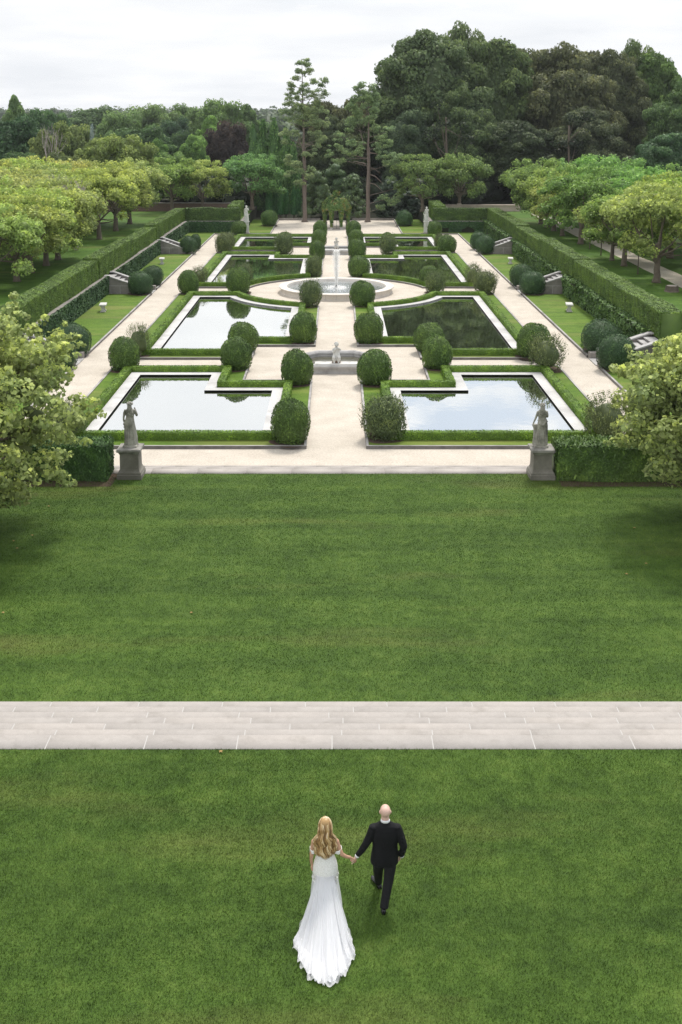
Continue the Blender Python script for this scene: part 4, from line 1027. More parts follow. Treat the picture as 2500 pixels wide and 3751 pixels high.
# leafless trees in the left avenue
def dead_mesh(seed, H_=3.2, spread=1.0, n0=7):
    r = random.Random(seed); mb = MB()
    def br(p, d, l, rd, dep):
        p = Vector(p); q = p+d*l+Vector((0,0,-.02*l)); m = (p+q)/2+Vector((r.uniform(-1,1),r.uniform(-1,1),r.uniform(-1,1)))*l*.08
        mb.tube([p, m, q], [rd, rd*.82, rd*.62], 5 if dep < 3 else 4, cap=False)
        if dep >= 5: return
        for _ in range(r.choice([2,3]) if dep else n0):
            dd = (d+Vector((r.uniform(-1,1), r.uniform(-1,1), r.uniform(-.35,.75)))*.75*spread).normalized(); br(q, dd, l*r.uniform(.62,.85), rd*.58, dep+1)
    br((0,0,0), Vector((.05,0,1)), H_*.42, .17, 0)
    return mkmesh('bare_branches', mb.V, mb.F, M['deadwood'])
for i, (x, y, s, sd_) in enumerate([(-21.2, 88.5, 1.2, 5), (-23.6, 91.5, 1.3, 8)]):
    t = thing('bare_tree', ['pale leafless tree in the gap of the left avenue, nearer one', 'brownish leafless tree in the gap of the left avenue, farther one'][i], 'tree', (x, y, T_), 'leafless trees of the left avenue')
    o = link('branches', dead_mesh(sd_), t); o.scale = (s, s, s*1.05)

# --- foreground plane trees framing the lawn
def big_leaf_tree(seed, rx, ry, rz, n, L, lo=-.95):
    rr = np.random.default_rng(seed); C, Q = [], []
    while len(C) < n:
        d = rr.normal(0,1,3); d /= np.linalg.norm(d)
        if d[2] < lo: continue
        q = rr.uniform(.62, 1.0); C.append(d*q*[rx,ry,rz]); Q.append(rr.uniform(.30,.62))
    for k in range(int(n*.5)):            # sprays of shoots breaking the outline
        d = rr.normal(0,1,3); d /= np.linalg.norm(d); b = d*[rx,ry,rz]
        for j in range(4): C.append(b*(1+.06*j)+rr.normal(0,.08,3)); Q.append(.26-.05*j)
    return C, Q
for nm_, cx, cy, cz, r3, seed, lab in (('left', -10.75, 29.6, 3.7, (3.55,3.3,3.0), 3, 'large leafy plane tree reaching in from the left edge over the lawn'), ('right', 11.35, 30.5, 3.35, (3.1,3.0,2.45), 9, 'large leafy plane tree reaching in from the right edge over the lawn')):
    C, Q = big_leaf_tree(seed, *r3, 175, .15)
    t = thing('plane_tree', lab, 'tree', (cx, cy, 0))
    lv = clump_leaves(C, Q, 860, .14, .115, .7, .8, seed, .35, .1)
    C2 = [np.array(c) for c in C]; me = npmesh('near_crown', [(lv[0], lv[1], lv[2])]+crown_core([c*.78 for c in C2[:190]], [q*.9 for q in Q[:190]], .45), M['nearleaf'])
    o = link('crown', me, t, color=(.42,.51,.20)); o.location = (0,0,cz)
    limbs = [(c+np.array([0,0,cz]), .5+.5*random.Random(int(c[0]*99)).random()) for c in C2[:26]]
    link('trunk', trunk_mesh(cz, .28, limbs, 10, seed, M['planebark']), t)

# ================================================================ BACKGROUND WOODS
def dome_variant(seed, R, H_, n, L, zmin=.12, squash=.8, den=60, cr=(.16,.30), tall=1.0):
    """crown of a big deciduous tree, foot at 0, height H_"""
    rr = np.random.default_rng(seed); C, Q = [], []
    cz = H_*(.5+zmin*.5); hz = H_*(.5-zmin*.5)
    while len(C) < n:
        d = rr.normal(0,1,3); d /= np.linalg.norm(d)
        if d[2] < -.85: continue
        q = rr.uniform(.6, 1.0); lob = 1+.16*math.sin(3*math.atan2(d[1], d[0])+seed)+.1*math.sin(5*d[2]*2+seed)
        p = d*q*[R*lob, R*lob, hz]; C.append(p*[1,1,1]+[0,0,cz]); Q.append(R*rr.uniform(*cr))
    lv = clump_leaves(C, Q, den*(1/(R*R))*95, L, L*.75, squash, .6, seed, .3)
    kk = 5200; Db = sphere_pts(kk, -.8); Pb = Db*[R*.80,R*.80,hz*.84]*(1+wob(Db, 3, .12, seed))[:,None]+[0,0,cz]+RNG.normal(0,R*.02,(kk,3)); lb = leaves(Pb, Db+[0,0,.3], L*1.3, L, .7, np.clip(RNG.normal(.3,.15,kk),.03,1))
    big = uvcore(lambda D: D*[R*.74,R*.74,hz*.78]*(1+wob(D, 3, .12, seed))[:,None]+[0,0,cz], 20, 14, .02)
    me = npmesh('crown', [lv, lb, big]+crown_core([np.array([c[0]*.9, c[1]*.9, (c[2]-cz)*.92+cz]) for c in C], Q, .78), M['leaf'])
    limbs = [(c*[.75,.75,1]-[0,0,.2], rr.uniform(.3,.95)) for c in C[:18]]
    return me, trunk_mesh(H_*.72, H_*.018+.12, limbs, 9, seed)
BGV = [dome_variant(300, 6, 12, 62, .42), dome_variant(301, 5.2, 12, 56, .42, .05), dome_variant(302, 6.6, 11, 70, .42, .1)]
BIG = [dome_variant(310, 10, 24, 135, .46, .16, .7, 150, (.13,.24)), dome_variant(311, 9, 22, 120, .46, .10, .7, 150, (.13,.24)), dome_variant(312, 10.5, 21, 135, .46, .12, .7, 150, (.13,.23))]
def bgtree(var, px, py_top, Y, w_px, label, col, name='broadleaf_tree', cat='tree', group='broadleaf trees beyond the garden', H0=None, R0=None, ground=1.0, rz=None):
    x, zt = at(px, py_top, Y); zt -= ground; zt *= .965; R = .94*w_px/2/FPX*Y
    t = thing(name, label, cat, (x, Y, ground), group); c = link('crown', var[0], t, color=tuple(k*LBG for k in warm(col))); tr = link('trunk', var[1], t)
    sx, sz = R/R0, zt/H0; c.scale = tr.scale = (sx, sx, sz); a = RNG.uniform(0, 6.28) if rz is None else rz; c.rotation_euler = tr.rotation_euler = (0,0,a)
    return t
T = .7972
HB = [12,12,11]; RB = [6,5.2,6.6]
Lb = [ # (x, top, width) in photo pixels, distance, kind, colour, description
 (48, 343, 120, 170, 1, (.055,.095,.045), 'narrow pale-topped tree rising above the dark tree at the left edge'),
 (38, 425, 260, 150, 0, (.022,.048,.026), 'very dark dense tree at the left edge of the background'),
 (150, 400, 150, 210, 2, (.028,.060,.028), 'dark green tree behind the left avenue, second from the left edge'),
 (205, 405, 120, 240, 0, (.032,.065,.030), 'dark tree in the middle distance above the bare trunk'),
 (160, 470, 130, 145, 1, (.070,.098,.040), 'olive green tree beside the bare pale trunk'),
 (262, 446, 180, 160, 0, (.068,.098,.038), 'yellowish olive tree in the left background'),
 (345, 505, 170, 140, 1, (.072,.104,.038), 'bright olive tree just above the avenue, left one'),
 (455, 497, 250, 138, 2, (.072,.104,.038), 'broad bright olive tree just above the avenue'),
 (520, 458, 240, 165, 0, (.032,.062,.030), 'broad dark green domed tree in the left middle distance'),
 (575, 506, 120, 150, 1, (.045,.090,.030), 'small mid green tree in front of the dark dome'),
 (430, 408, 200, 215, 2, (.055,.095,.042), 'mid green tree with a level crown beyond the olive trees'),
 (345, 388, 190, 300, 0, (.042,.075,.036), 'dark green hilltop tree at the left, under the horizon'),
 (555, 385, 220, 260, 2, (.055,.092,.040), 'wide pale green tree on the wooded rise'),
 (690, 382, 230, 280, 0, (.052,.088,.040), 'wide green tree on the rise, right of the pale one'),
 (800, 366, 220, 230, 2, (.048,.085,.034), 'highest rounded tree on the left skyline'),
 (905, 378, 130, 235, 1, (.045,.080,.034), 'dark rounded tree at the right end of the left skyline'),
 (770, 420, 150, 190, 1, (.060,.115,.035), 'bright green tree below the skyline, left of the purple tree'),
 (640, 430, 130, 200, 0, (.022,.045,.028), 'small blackish green tree in the gap below the skyline'),
 (700, 490, 130, 160, 1, (.055,.105,.036), 'mid green tree in front, left of the purple tree'),
 (660, 480, 90, 170, 0, (.03,.055,.03), 'dim grey-green tree between dome and bright tree'),
 (735, 500, 150, 175, 2, (.065,.12,.04), 'fresh green tree with layered boughs left of the purple tree'),
 (620, 560, 160, 140, 2, (.05,.09,.035), 'low green tree just behind the left avenue'),
 (90, 560, 190, 135, 2, (.028,.055,.025), 'low dark tree just behind the left avenue at the left edge'),
 (235, 560, 150, 137, 0, (.045,.065,.03), 'low brownish green tree below the bare trunk'),
 (960, 440, 110, 240, 0, (.05,.09,.045), 'pale tree on the rise beside the dark conifers'),
]
for px, top, w_, Y, k, col, lab in Lb:
    bgtree(BGV[k], px, top, Y, w_, lab, col, H0=HB[k], R0=RB[k])
bgtree(BGV[2], 835, 445, 165, 165, 'dark purple copper beech in the left background', (.026,.021,.023), 'copper_beech', H0=HB[2], R0=RB[2], group=None)
# big dark trees on the right
HR = [24,22,21]; RR = [10,9,10.5]
Rb = [
 (1690, 98, 300, 158, 2, (.046,.070,.036), 'tree joining the two tallest crowns of the right woodland'),
 (1935, 160, 300, 162, 0, (.046,.060,.034), 'rear tree bridging the dip of the right skyline'),
 (2155, 158, 280, 166, 1, (.048,.056,.034), 'rear brown-green tree with a level top on the right skyline'),
 (2325, 160, 260, 170, 2, (.044,.070,.032), 'rear green tree near the top right corner'),
 (1560, 92, 430, 150, 0, (.042,.066,.036), 'tallest broad bluish green tree right of the pines'),
 (1395, 300, 210, 152, 1, (.036,.062,.038), 'lower dark shoulder of woodland right of the pines'),
 (1800, 108, 330, 153, 1, (.042,.066,.032), 'second tall tree of the right woodland with brownish green crown'),
 (2060, 172, 420, 156, 2, (.044,.054,.032), 'broad brown-green tree in the middle of the right woodland'),
 (2240, 165, 280, 165, 0, (.036,.048,.028), 'brownish tree with a flat top towards the right'),
 (2400, 165, 260, 168, 1, (.042,.076,.028), 'bright green tree at the top right'),
 (2530, 300, 330, 140, 2, (.034,.062,.028), 'dark green tree at the right edge'),
 (2450, 470, 280, 128, 1, (.028,.058,.032), 'low bluish green tree at the right edge behind the plane trees'),
 (1680, 330, 300, 143, 2, (.036,.058,.030), 'lower front tree of the right woodland with visible pale limbs'),
 (1900, 420, 300, 142, 1, (.026,.040,.024), 'dark lower tree in the shaded middle of the right woodland'),
 (2150, 400, 330, 142, 2, (.030,.042,.027), 'dark lower tree with grey-green skirts on the right'),
 (1500, 380, 220, 141, 1, (.033,.055,.035), 'dark lower tree behind the right plane pair'),
 (1290, 345, 150, 150, 0, (.050,.058,.035), 'thin brown-topped tree between the two pines'),
 (1190, 350, 190, 148, 1, (.045,.048,.030), 'brownish tree with drying leaves behind the pines'),
 (1220, 430, 230, 144, 2, (.034,.050,.030), 'dim green tree low between the pines'),
]
for px, top, w_, Y, k, col, lab in Rb:
    bgtree(BIG[k], px, top, Y, w_, lab, col, H0=HR[k], R0=RR[k], group='tall trees of the right woodland')
# unseen depth: far woods as one mass on the rising ground
def far_wood():
    rr = np.random.default_rng(77); C, Q = [], []
    for Y, dens in ((300,1),(370,1),(440,1),(520,1),(620,1),(740,1),(880,1),(1050,1)):
        half = Y*.36; x = -half
        while x < half*1.0:
            x += rr.uniform(5, 10); y = Y+rr.uniform(-30,30); g = terrain_h(x, y); C.append(np.array([x, y, g+rr.uniform(4.5,8.5)])); Q.append(rr.uniform(4.5,7.5))
    parts = []; 
    lv = clump_leaves(C, Q, 3.2, 2.3, 1.9, .95, .6, 5, .1); core = crown_core(C, Q, .93)
    return npmesh('far_wood', [lv]+core, M['leaf'])
link('far_wood', far_wood(), None, 'distant woodland covering the low hills under the horizon', 'woodland', kind='stuff', color=(.10,.15,.085))
# --- dark cypresses (left of the first pine) and small arborvitae row
def cone_variant(seed, R, H_, L, n, pointy=1.0, cone=1.0):
    k = n; u = RNG.uniform(0, 1, k)**.8; a = RNG.uniform(0, 6.28, k); rr_ = R*(np.clip(1-u, 0, 1)**(.55*cone))*(1-.25*np.clip(.15-u, 0, 1)*4)
    P_ = np.stack([rr_*np.cos(a), rr_*np.sin(a), u*H_], 1); Nn = np.stack([np.cos(a), np.sin(a), a*0+.3], 1)
    P_ += Nn*(wob(P_, 2.5/R, R*.16, seed)+RNG.normal(0, R*.05, k))[:,None]
    V, F, Tt = uvcore(lambda D: np.stack([R*.84*np.clip(1-(D[:,2]+1)/2, 0, 1)**(.55*cone)*D[:,0]/(np.hypot(D[:,0],D[:,1])+1e-6), R*.84*np.clip(1-(D[:,2]+1)/2, 0, 1)**(.55*cone)*D[:,1]/(np.hypot(D[:,0],D[:,1])+1e-6), (D[:,2]+1)/2*H_*.97], 1), 16, 12, .02)
    return npmesh('conifer_foliage', [leaves(P_, Nn, L, L*.45, .5, up=(0,0,1.5)), (V, F, .02)], M['leafdense'])
CO = [cone_variant(1, 1.0, 4, .16, 3600), cone_variant(2, 1.6, 10, .30, 5200, cone=.9), cone_variant(3, 1.9, 10, .30, 5200, cone=1.3)]
def conifer(me, H0, R0, px, top, Y, w_, label, col, name='conifer', group=None, ground=.4):
    x, zt = at(px, top, Y); zt -= ground; t = thing(name, label, 'conifer', (x, Y, ground), group); c = link('foliage', me, t, color=tuple(k*LBG for k in col)); s = w_/2/FPX*Y/R0
    c.scale = (s, s, zt/H0); c.rotation_euler = (0,0,RNG.uniform(0,6.28)); mb = MB(); mb.tube([(0,0,-.4),(0,0,zt*.7)], [.12*s+.05,.04], 7); link('trunk', mkmesh('trunk', mb.V, mb.F, M['bark']), t)
for i, (px, top) in enumerate([(985,655),(1010,670),(1027,668),(1048,690),(1077,684),(1092,692)]):
    conifer(CO[0], 4, 1.0, px, top, 131+.7*(i%2), 30, f'narrow dark arborvitae, {nm[i]} from the left in the row beside the first pine', (.022,.062,.022), 'arborvitae', 'arborvitae row at the back of the garden')
for i, (px, top, w_, Y) in enumerate([(930,455,80,140),(965,440,85,142),(1005,432,90,141),(1045,470,80,140),(1075,520,70,138),(950,530,70,136),(1000,560,70,135)]):
    conifer(CO[1+i%2], 10, 1.6 if i%2 == 0 else 1.9, px, top, Y, w_, f'tall dark green cypress, {nm[i]} of the clump behind the far left plane tree', (.034,.068,.022), 'cypress', 'tall cypresses behind the far left corner')
conifer(CO[2], 10, 1.9, 338, 458, 155, 42, 'small blue-grey spruce among the olive trees', (.10,.13,.13), 'blue_spruce')
# bushy dark yews behind the arbor, undergrowth to the right
def bush_variant(seed, R, H_, n, L):
    rr = np.random.default_rng(seed); C, Q = [], []
    for i in range(n):
        u = rr.uniform(0,1); a = rr.uniform(0,6.28); q = R*(1-u*.75)*rr.uniform(.6,1); C.append(np.array([q*math.cos(a), q*math.sin(a), .3+u*H_*.9])); Q.append(R*rr.uniform(.2,.36))
    lv = clump_leaves(C, Q, 420/(R*R), L, L*.45, .8, .8, seed)
    return npmesh('bush_foliage', [lv]+crown_core(C, Q, .7), M['leafdense'])
BU = [bush_variant(1, 2.4, 5.5, 60, .28), bush_variant(2, 2.0, 4.5, 50, .28)]
for i, (px, top, Y, w_, col, lab) in enumerate([
   (1165,628,129.6,130,(.040,.062,.028),'dark feathery yew left behind the vine arbor'), (1290,640,129.6,120,(.040,.062,.028),'dark feathery yew right behind the vine arbor'), (1228,600,133,150,(.035,.058,.025),'taller dark yew in the middle behind the vine arbor'),
   (1430,655,131,120,(.030,.045,.033),'dim bluish shrub right of the second pine'), (1500,700,131,110,(.022,.035,.024),'low dark shrub behind the far right clipped ball'), (1400,740,130,80,(.018,.03,.018),'small black-green shrub at the foot of the right woodland'),
   (880,735,131,90,(.018,.035,.018),'low black-green shrub at the foot of the cypresses')]):
    x, zt = at(px, top, Y); k = i%2; t = thing('yew_bush', lab, 'bush', (x, Y, .2), 'dark bushes at the back of the garden'); c = link('foliage', BU[k], t, color=tuple(k*LBG for k in col)); s = w_/2/FPX*Y/(2.4,2.0)[k]; c.scale = (s, s, (zt-.2)/(5.5,4.5)[k])
# --- the two pines
def pine(px, base_py, top_px, top_py, label, seed, pads, limbs, col, col2=None, twin=.0):
    x, y = gnd(px, base_py, .02); t = thing('pine_tree', label, 'pine tree', (x, y, 0), 'tall old pines flanking the arbor'); xt, zt = at(top_px, top_py, y); rr = random.Random(seed); dx = xt-x
    def tx(z): return dx*(z/zt)**1.3
    mb = MB(); zs = [0, .15, .6, 2, 4, 6, 8, 10, 12, 14, zt-.6]; zs = [z for z in zs if z < zt]+[zt]
    mb.tube([(tx(z)+.05*math.sin(z*1.3), .04*math.sin(z), z) for z in zs], [.42 if z == 0 else .30 if z < .2 else max(.25-.235*(z/zt), .02) for z in zs], 12)
    mb.tube([(.14+tx(z)*.9, .05, z) for z in (1.5, 4, 6.5, 8.5)], [.05, .13, .11, .05], 8) if twin else None
    for (hx, hz), (qx, qz), r_ in limbs:
        ax, az = at(hx, hz, y); bx_, bz = at(qx, qz, y); ax -= x; bx_ -= x; mx_ = (ax+bx_)/2; mz = (az+bz)/2+.22*abs(bx_-ax)*(.6 if bz < az else -.3)
        mb.tube([(ax, 0, az), (ax*.6+mx_*.4, .1, az*.5+mz*.5+.1), (mx_, .2, mz+.1), ((mx_+bx_)/2, .25, (mz+bz)/2+.08), (bx_, .3, bz)], [r_, r_*.85, r_*.7, r_*.5, r_*.25], 6, cap=False)
    C, Q, SQ = [], [], []
    for (qx, qz, w_, h_) in pads:
        cx, cz = at(qx, qz, y); cx -= x; W_ = w_/FPX*y/2; Hh = h_/FPX*y/2; nn = max(3, int(W_*5))
        for k in range(int(nn*1.7)+3):
            a = rr.uniform(0,6.28); q = rr.uniform(0,1)**.5; p = np.array([cx+W_*q*math.cos(a)*.85, W_*.75*q*math.sin(a), cz+rr.uniform(-Hh,Hh)*1.0+.10*cx*rr.uniform(-1,1)*.5]); C.append(p); Q.append(max(.26, min(.5, Hh*.7))*rr.uniform(.6,1.35))
        zz = cz-.25*abs(cx)-.2
        if rr.random() < .5: mb.tube([(tx(max(zz,.1)), 0, zz), (tx(max(cz,.1))*.4+cx*.6, .0, (zz+cz)/2-.02), (cx, 0, cz-.05)], [.035, .024, .010], 5, cap=False)
    link('trunk', mkmesh('trunk', mb.V, mb.F, M['redbark'], True), t)
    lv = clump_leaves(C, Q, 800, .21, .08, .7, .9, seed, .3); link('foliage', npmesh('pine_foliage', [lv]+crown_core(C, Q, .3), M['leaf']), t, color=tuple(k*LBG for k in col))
Xo = lambda x_, y_: (950+x_*.38265, 200+y_*.38265)
P1 = [(370,75,70,20),(440,70,90,40),(455,100,70,25),(380,160,60,40),(490,150,110,30),(450,185,90,40),(345,225,80,45),(300,280,80,40),(430,285,80,40),(510,265,100,40),(620,250,110,40),(590,295,60,25),(300,340,80,60),(380,345,90,60),(450,340,110,50),(560,365,130,50),(650,370,90,40),(290,400,80,50),(370,420,100,50),(470,400,120,60),(560,430,120,60),(260,470,90,40),(340,480,100,50),(430,500,130,60),(540,470,110,50),
      (250,540,110,60),(330,560,130,80),(440,560,140,90),(540,560,130,90),(620,540,120,70),(290,640,110,70),(400,640,130,80),(520,650,150,90),(610,650,120,80),(240,750,100,50),(240,830,100,45),(330,760,110,50),(540,740,120,60),(600,800,110,70),(480,960,180,35),(280,990,70,70),(300,1040,140,70),(370,1070,130,60),(300,1140,120,50),(440,1140,180,90),(400,1220,130,70),(500,1090,90,50),(560,880,100,60)]
pine(1117, 812, 1108, 216, 'tall sparse pine with bare lower trunk on the left behind the gravel', 21, [(*Xo(a,b), c*.38265, d*.38265) for a,b,c,d in P1],
     [(Xo(435,870), Xo(590,905), .06), (Xo(430,880), Xo(275,795), .06), (Xo(425,930), Xo(370,790), .07), (Xo(440,900), Xo(520,850), .06), (Xo(430,940), Xo(350,1000), .03), (Xo(440,520), Xo(560,310), .05), (Xo(430,500), Xo(300,340), .05)], (.095,.125,.065), twin=1)
P2 = [(1020,290,130,50),(1100,310,100,50),(960,340,120,60),(1050,370,160,70),(1120,400,90,60),(930,430,120,70),(1030,450,160,80),(1120,470,110,60),(880,520,130,80),(980,540,160,90),(1090,560,140,80),(900,600,140,80),(1020,640,180,80),(870,690,150,70),(1120,700,150,60),(1230,730,140,60),(780,780,150,60),(870,830,160,60),(930,870,170,70),(1170,800,160,80),(1240,850,110,70),(730,900,150,60),(820,930,180,60),(920,950,150,60),(680,960,120,60),(760,1010,150,60),(1170,960,140,60),(1300,960,160,60),(1230,1050,150,60),(1120,880,110,60),(1330,1020,90,40),(1260,1200,130,50),(1340,1260,120,60),(1200,1370,130,60),(1280,1420,150,60),(1170,1460,90,50),(1330,1340,110,60)]
pine(1348, 812, 1352, 300, 'broad old pine with curving bare limbs on the right behind the gravel', 33, [(*Xo(a,b), c*.38265, d*.38265) for a,b,c,d in P2],
     [(Xo(1030,940), Xo(1220,1030), .09), (Xo(1030,1090), Xo(1160,1140), .07), (Xo(1035,1145), Xo(1190,1245), .09), (Xo(1035,1230), Xo(1180,1310), .08), (Xo(1020,1050), Xo(900,1020), .09), (Xo(1015,1000), Xo(820,990), .05), (Xo(1000,870), Xo(960,700), .07), (Xo(1000,700), Xo(1040,500), .08)], (.085,.12,.060), twin=1)
# pale dead trunk on the left
t = thing('bare_tree', 'tall pale dead trunk with thin twigs in the left background', 'tree', (at(175,600,142)[0], 142, 1.0)); o = link('branches', dead_mesh(14, 4.6, .55, 3), t); o.scale = (1.1,1.1,1.5)
# pale tree trunks inside the right woodland (they belong to the dark hollow)
def wood_trunk(px, foot, top, Y, r, label, seed):
    x0_, z0_ = at(px, foot, Y); x1_, z1_ = at(px+random.Random(seed).uniform(-15,15), top, Y); t = thing('woodland_tree', label, 'tree', (x0_, Y, 1.0), 'slim trees standing in the shade of the right woodland')
    h = z1_-1.0; rr = np.random.default_rng(seed); limbs = [(np.array([rr.uniform(-2.4,2.4), rr.uniform(-.8,.8), h*rr.uniform(.75,1.15)]), rr.uniform(.4,.9)) for _ in range(6)]
    link('trunk', trunk_mesh(h, r, limbs, 8, seed, M['bark'], x1_-x0_), t)
    C = [l[0] for l in limbs]; link('crown', npmesh('slim_crown', [clump_leaves(C, [.9]*6, 90, .4, .28, .7, .7, seed)], M['leaf']), t, color=(.032,.05,.026))
for i, (px, top, Y, r, w_) in enumerate([(1640,430,136,.2,'nearest the right plane pair'), (2085,460,136,.2,'right of the dark gap')]):
    wood_trunk(px, 720, top, Y, r, f'slim pale-stemmed woodland tree {w_}', 400+i)

def undergrowth():
    rr = np.random.default_rng(9); C, Q = [], []
    for _ in range(520):
        y = rr.uniform(134, 175); x = rr.uniform(-y*.34, y*.36)
        if y < 142 and abs(x) < 7: y += 8
        C.append(np.array([x, y, terrain_h(x, y)+rr.uniform(.6, 2.6)])); Q.append(rr.uniform(1.2, 2.2))
    return npmesh('undergrowth', [clump_leaves(C, Q, 26, .6, .4, .9, .7, 4)]+crown_core(C, Q, .9), M['leafdense'])
link('undergrowth', undergrowth(), None, 'dark undergrowth between the trunks behind the garden', 'undergrowth', kind='stuff', color=(.04,.06,.03))
# ================================================================ THE COUPLE (local units: metres, facing +y, feet at z=0)
M['skin_b'] = simple('warm_skin', (.52,.29,.19), .5, (.60,.36,.25), 6, .35)
M['skin_g'] = simple('fair_skin', (.60,.38,.30), .45, (.70,.48,.40), 7, .4)
M['suit'] = simple('black_wool', (.005,.005,.006), .8, (.010,.010,.012), 30, .25)
M['trouser'] = simple('black_trouser_wool', (.006,.006,.007), .75, (.012,.012,.014), 20, .3)
M['shoe'] = simple('black_patent_leather', (.006,.006,.006), .25, None, 8, .5)
M['shirt'] = simple('white_shirt', (.80,.80,.82), .7)
M['satin'] = simple('ivory_satin', (.78,.77,.75), .5, (.86,.85,.83), 18)
def tulle():
    m, nt, b = newmat('white_tulle'); b.inputs['Base Color'].default_value = (.88,.88,.89,1); b.inputs['Roughness'].default_value = .6
    b.inputs['Sheen Weight'].default_value = .3
    tr = N(nt, 'ShaderNodeBsdfTranslucent'); tr.inputs[0].default_value = (.82,.84,.88,1); ms = N(nt, 'ShaderNodeMixShader'); ms.inputs[0].default_value = .25
    nt.links.new(b.outputs[0], ms.inputs[1]); nt.links.new(tr.outputs[0], ms.inputs[2])
    tp = N(nt, 'ShaderNodeBsdfTransparent'); m2 = N(nt, 'ShaderNodeMixShader'); a = N(nt, 'ShaderNodeAttribute'); a.attribute_name = 'tint'
    nt.links.new(a.outputs['Fac'], m2.inputs[0]); nt.links.new(ms.outputs[0], m2.inputs[1]); nt.links.new(tp.outputs[0], m2.inputs[2]); nt.links.new(m2.outputs[0], nt.nodes['Material Output'].inputs[0])
    n = noise(nt, 40, 3, .6); bump(nt, b, n.outputs[0], .3, .004)
    return m
M['tulle'] = tulle()
def lace():
    m, nt, b = newmat('ivory_lace'); v = noise(nt, 55, 5, .8); r = ramp(nt, [(.4, (.70,.68,.64)), (.6, (.90,.89,.86))]); nt.links.new(v.outputs[0], r.inputs[0]); nt.links.new(r.outputs[0], b.inputs['Base Color']); b.inputs['Roughness'].default_value = .7
    bump(nt, b, v.outputs[0], .8, .006); return m
M['lace'] = lace()
def hair_mat():
    m, nt, b = newmat('blonde_hair'); a = N(nt, 'ShaderNodeAttribute'); a.attribute_name = 'tint'
    r = ramp(nt, [(0, (.14,.075,.028)), (.35, (.30,.17,.065)), (.65, (.52,.34,.15)), (1, (.80,.64,.42))]); nt.links.new(a.outputs['Fac'], r.inputs[0]); nt.links.new(r.outputs[0], b.inputs['Base Color']); b.inputs['Roughness'].default_value = .38; b.inputs['Specular IOR Level'].default_value = .4
    return m
M['hair'] = hair_mat()
K_ = 1/SCALE
def hand(mb, w, d, nrm, side, curl=.5, s=1.0):
    """palm, four fingers and a thumb; w wrist, d direction of fingers, nrm back of hand, side = direction of the thumb"""
    w, d, nrm = Vector(w), Vector(d).normalized(), Vector(nrm).normalized(); a = Vector(side).normalized()
    R_ = Matrix((a, d, nrm)).transposed().to_quaternion()
    c = w+d*.048*s; ell(mb, c, (.040*s,.055*s,.016*s), 12, 8, R_.to_euler().to_quaternion())
    for i, (o, L) in enumerate(((.030,.072),(.010,.080),(-.010,.075),(-.029,.058))):
        p = w+d*.088*s+a*o*s; q = p+(d-nrm*curl*.35)*L*.45*s; r = q+(d*.8-nrm*curl*.9)*L*.32*s; e = r+(d*.4-nrm*curl*1.2)*L*.25*s
        mb.tube([w+d*.05*s+a*o*.8*s, p, q, r, e], [.009*s,.0095*s,.0088*s,.008*s,.0062*s], 8)
    p = w+d*.030*s+a*.030*s; q = p+(a*.7+d*.7-nrm*.2)*.036*s; r = q+(a*.15+d*1.0-nrm*.4)*.030*s; mb.tube([w+d*.02*s+a*.015*s, p, q, r], [.012*s,.013*s,.011*s,.008*s], 8)

# ---------------- groom
gx, gy = .700, 14.03
g = thing('person', 'bald man in a black suit seen from behind, holding the hand of the bride', 'person', (gx, gy, UP)); g.scale = (K_*1.06, K_, K_); g.rotation_euler = (0,0,0)
mb = MB()
mb.tube([(0,-.02,1.36),(0,-.01,1.46),(0,.01,1.56),(0,.02,1.62)], [(.085,.075),(.062,.062),(.058,.062),(.056,.062)], 16)      # neck
ell(mb, (0,.022,1.692), (.082,.098,.106), 20, 14); ell(mb, (0,-.012,1.702), (.079,.082,.088), 18, 12); ell(mb, (0,.055,1.635), (.052,.058,.055), 14, 10)
mb.tube([(0,.112,1.70),(0,.132,1.665),(0,.118,1.655)], [.011,.016,.012], 8)                        # nose
ell(mb, (0,.105,1.625), (.028,.012,.010), 10, 6); ell(mb, (0,.095,1.59), (.028,.022,.02), 10, 6)
for q in (-1, 1):
    ell(mb, (q*.03,.105,1.70), (.016,.010,.010), 10, 6); ell(mb, (q*.084,.008,1.68), (.010,.020,.031), 10, 8); ell(mb, (q*.090,.000,1.685), (.008,.012,.026), 10, 8)
ell(mb, (0,-.01,1.30), (.15,.08,.12), 16, 10); ell(mb, (0,0,1.05), (.13,.085,.25), 16, 10)
for sx, pts in ((-1, [(-.15,-.01,1.40),(-.205,-.02,1.33),(-.305,-.05,1.12),(-.42,-.055,.95),(-.445,-.055,.915)]), (1, [(.15,-.01,1.40),(.205,-.02,1.33),(.280,-.07,1.11),(.26,.0,.90),(.245,.03,.87)])):
    mb.tube(pts, [.06,.055,.045,.032,.027], 12)
mb.tube([(.09,0,.95),(.06,-.05,.5),(-.02,-.23,.09),(-.02,-.2,.05)], [.08,.06,.04,.04], 12); mb.tube([(-.09,0,.95),(-.09,.15,.5),(-.085,.37,.10),(-.10,.43,.05)], [.08,.06,.04,.04], 12)
hand(mb, (-.447,-.05,.912), (-.32,.02,-.95), (.75,-.66,0), (-.55,-.8,-.1), .35, 1.0)
hand(mb, (.253,.033,.865), (-.25,.3,-.9), (.9,-.2,0), (0,.95,.2), .5, 1.0)
remesh('body', mb, M['skin_g'], .0058, 3, g)
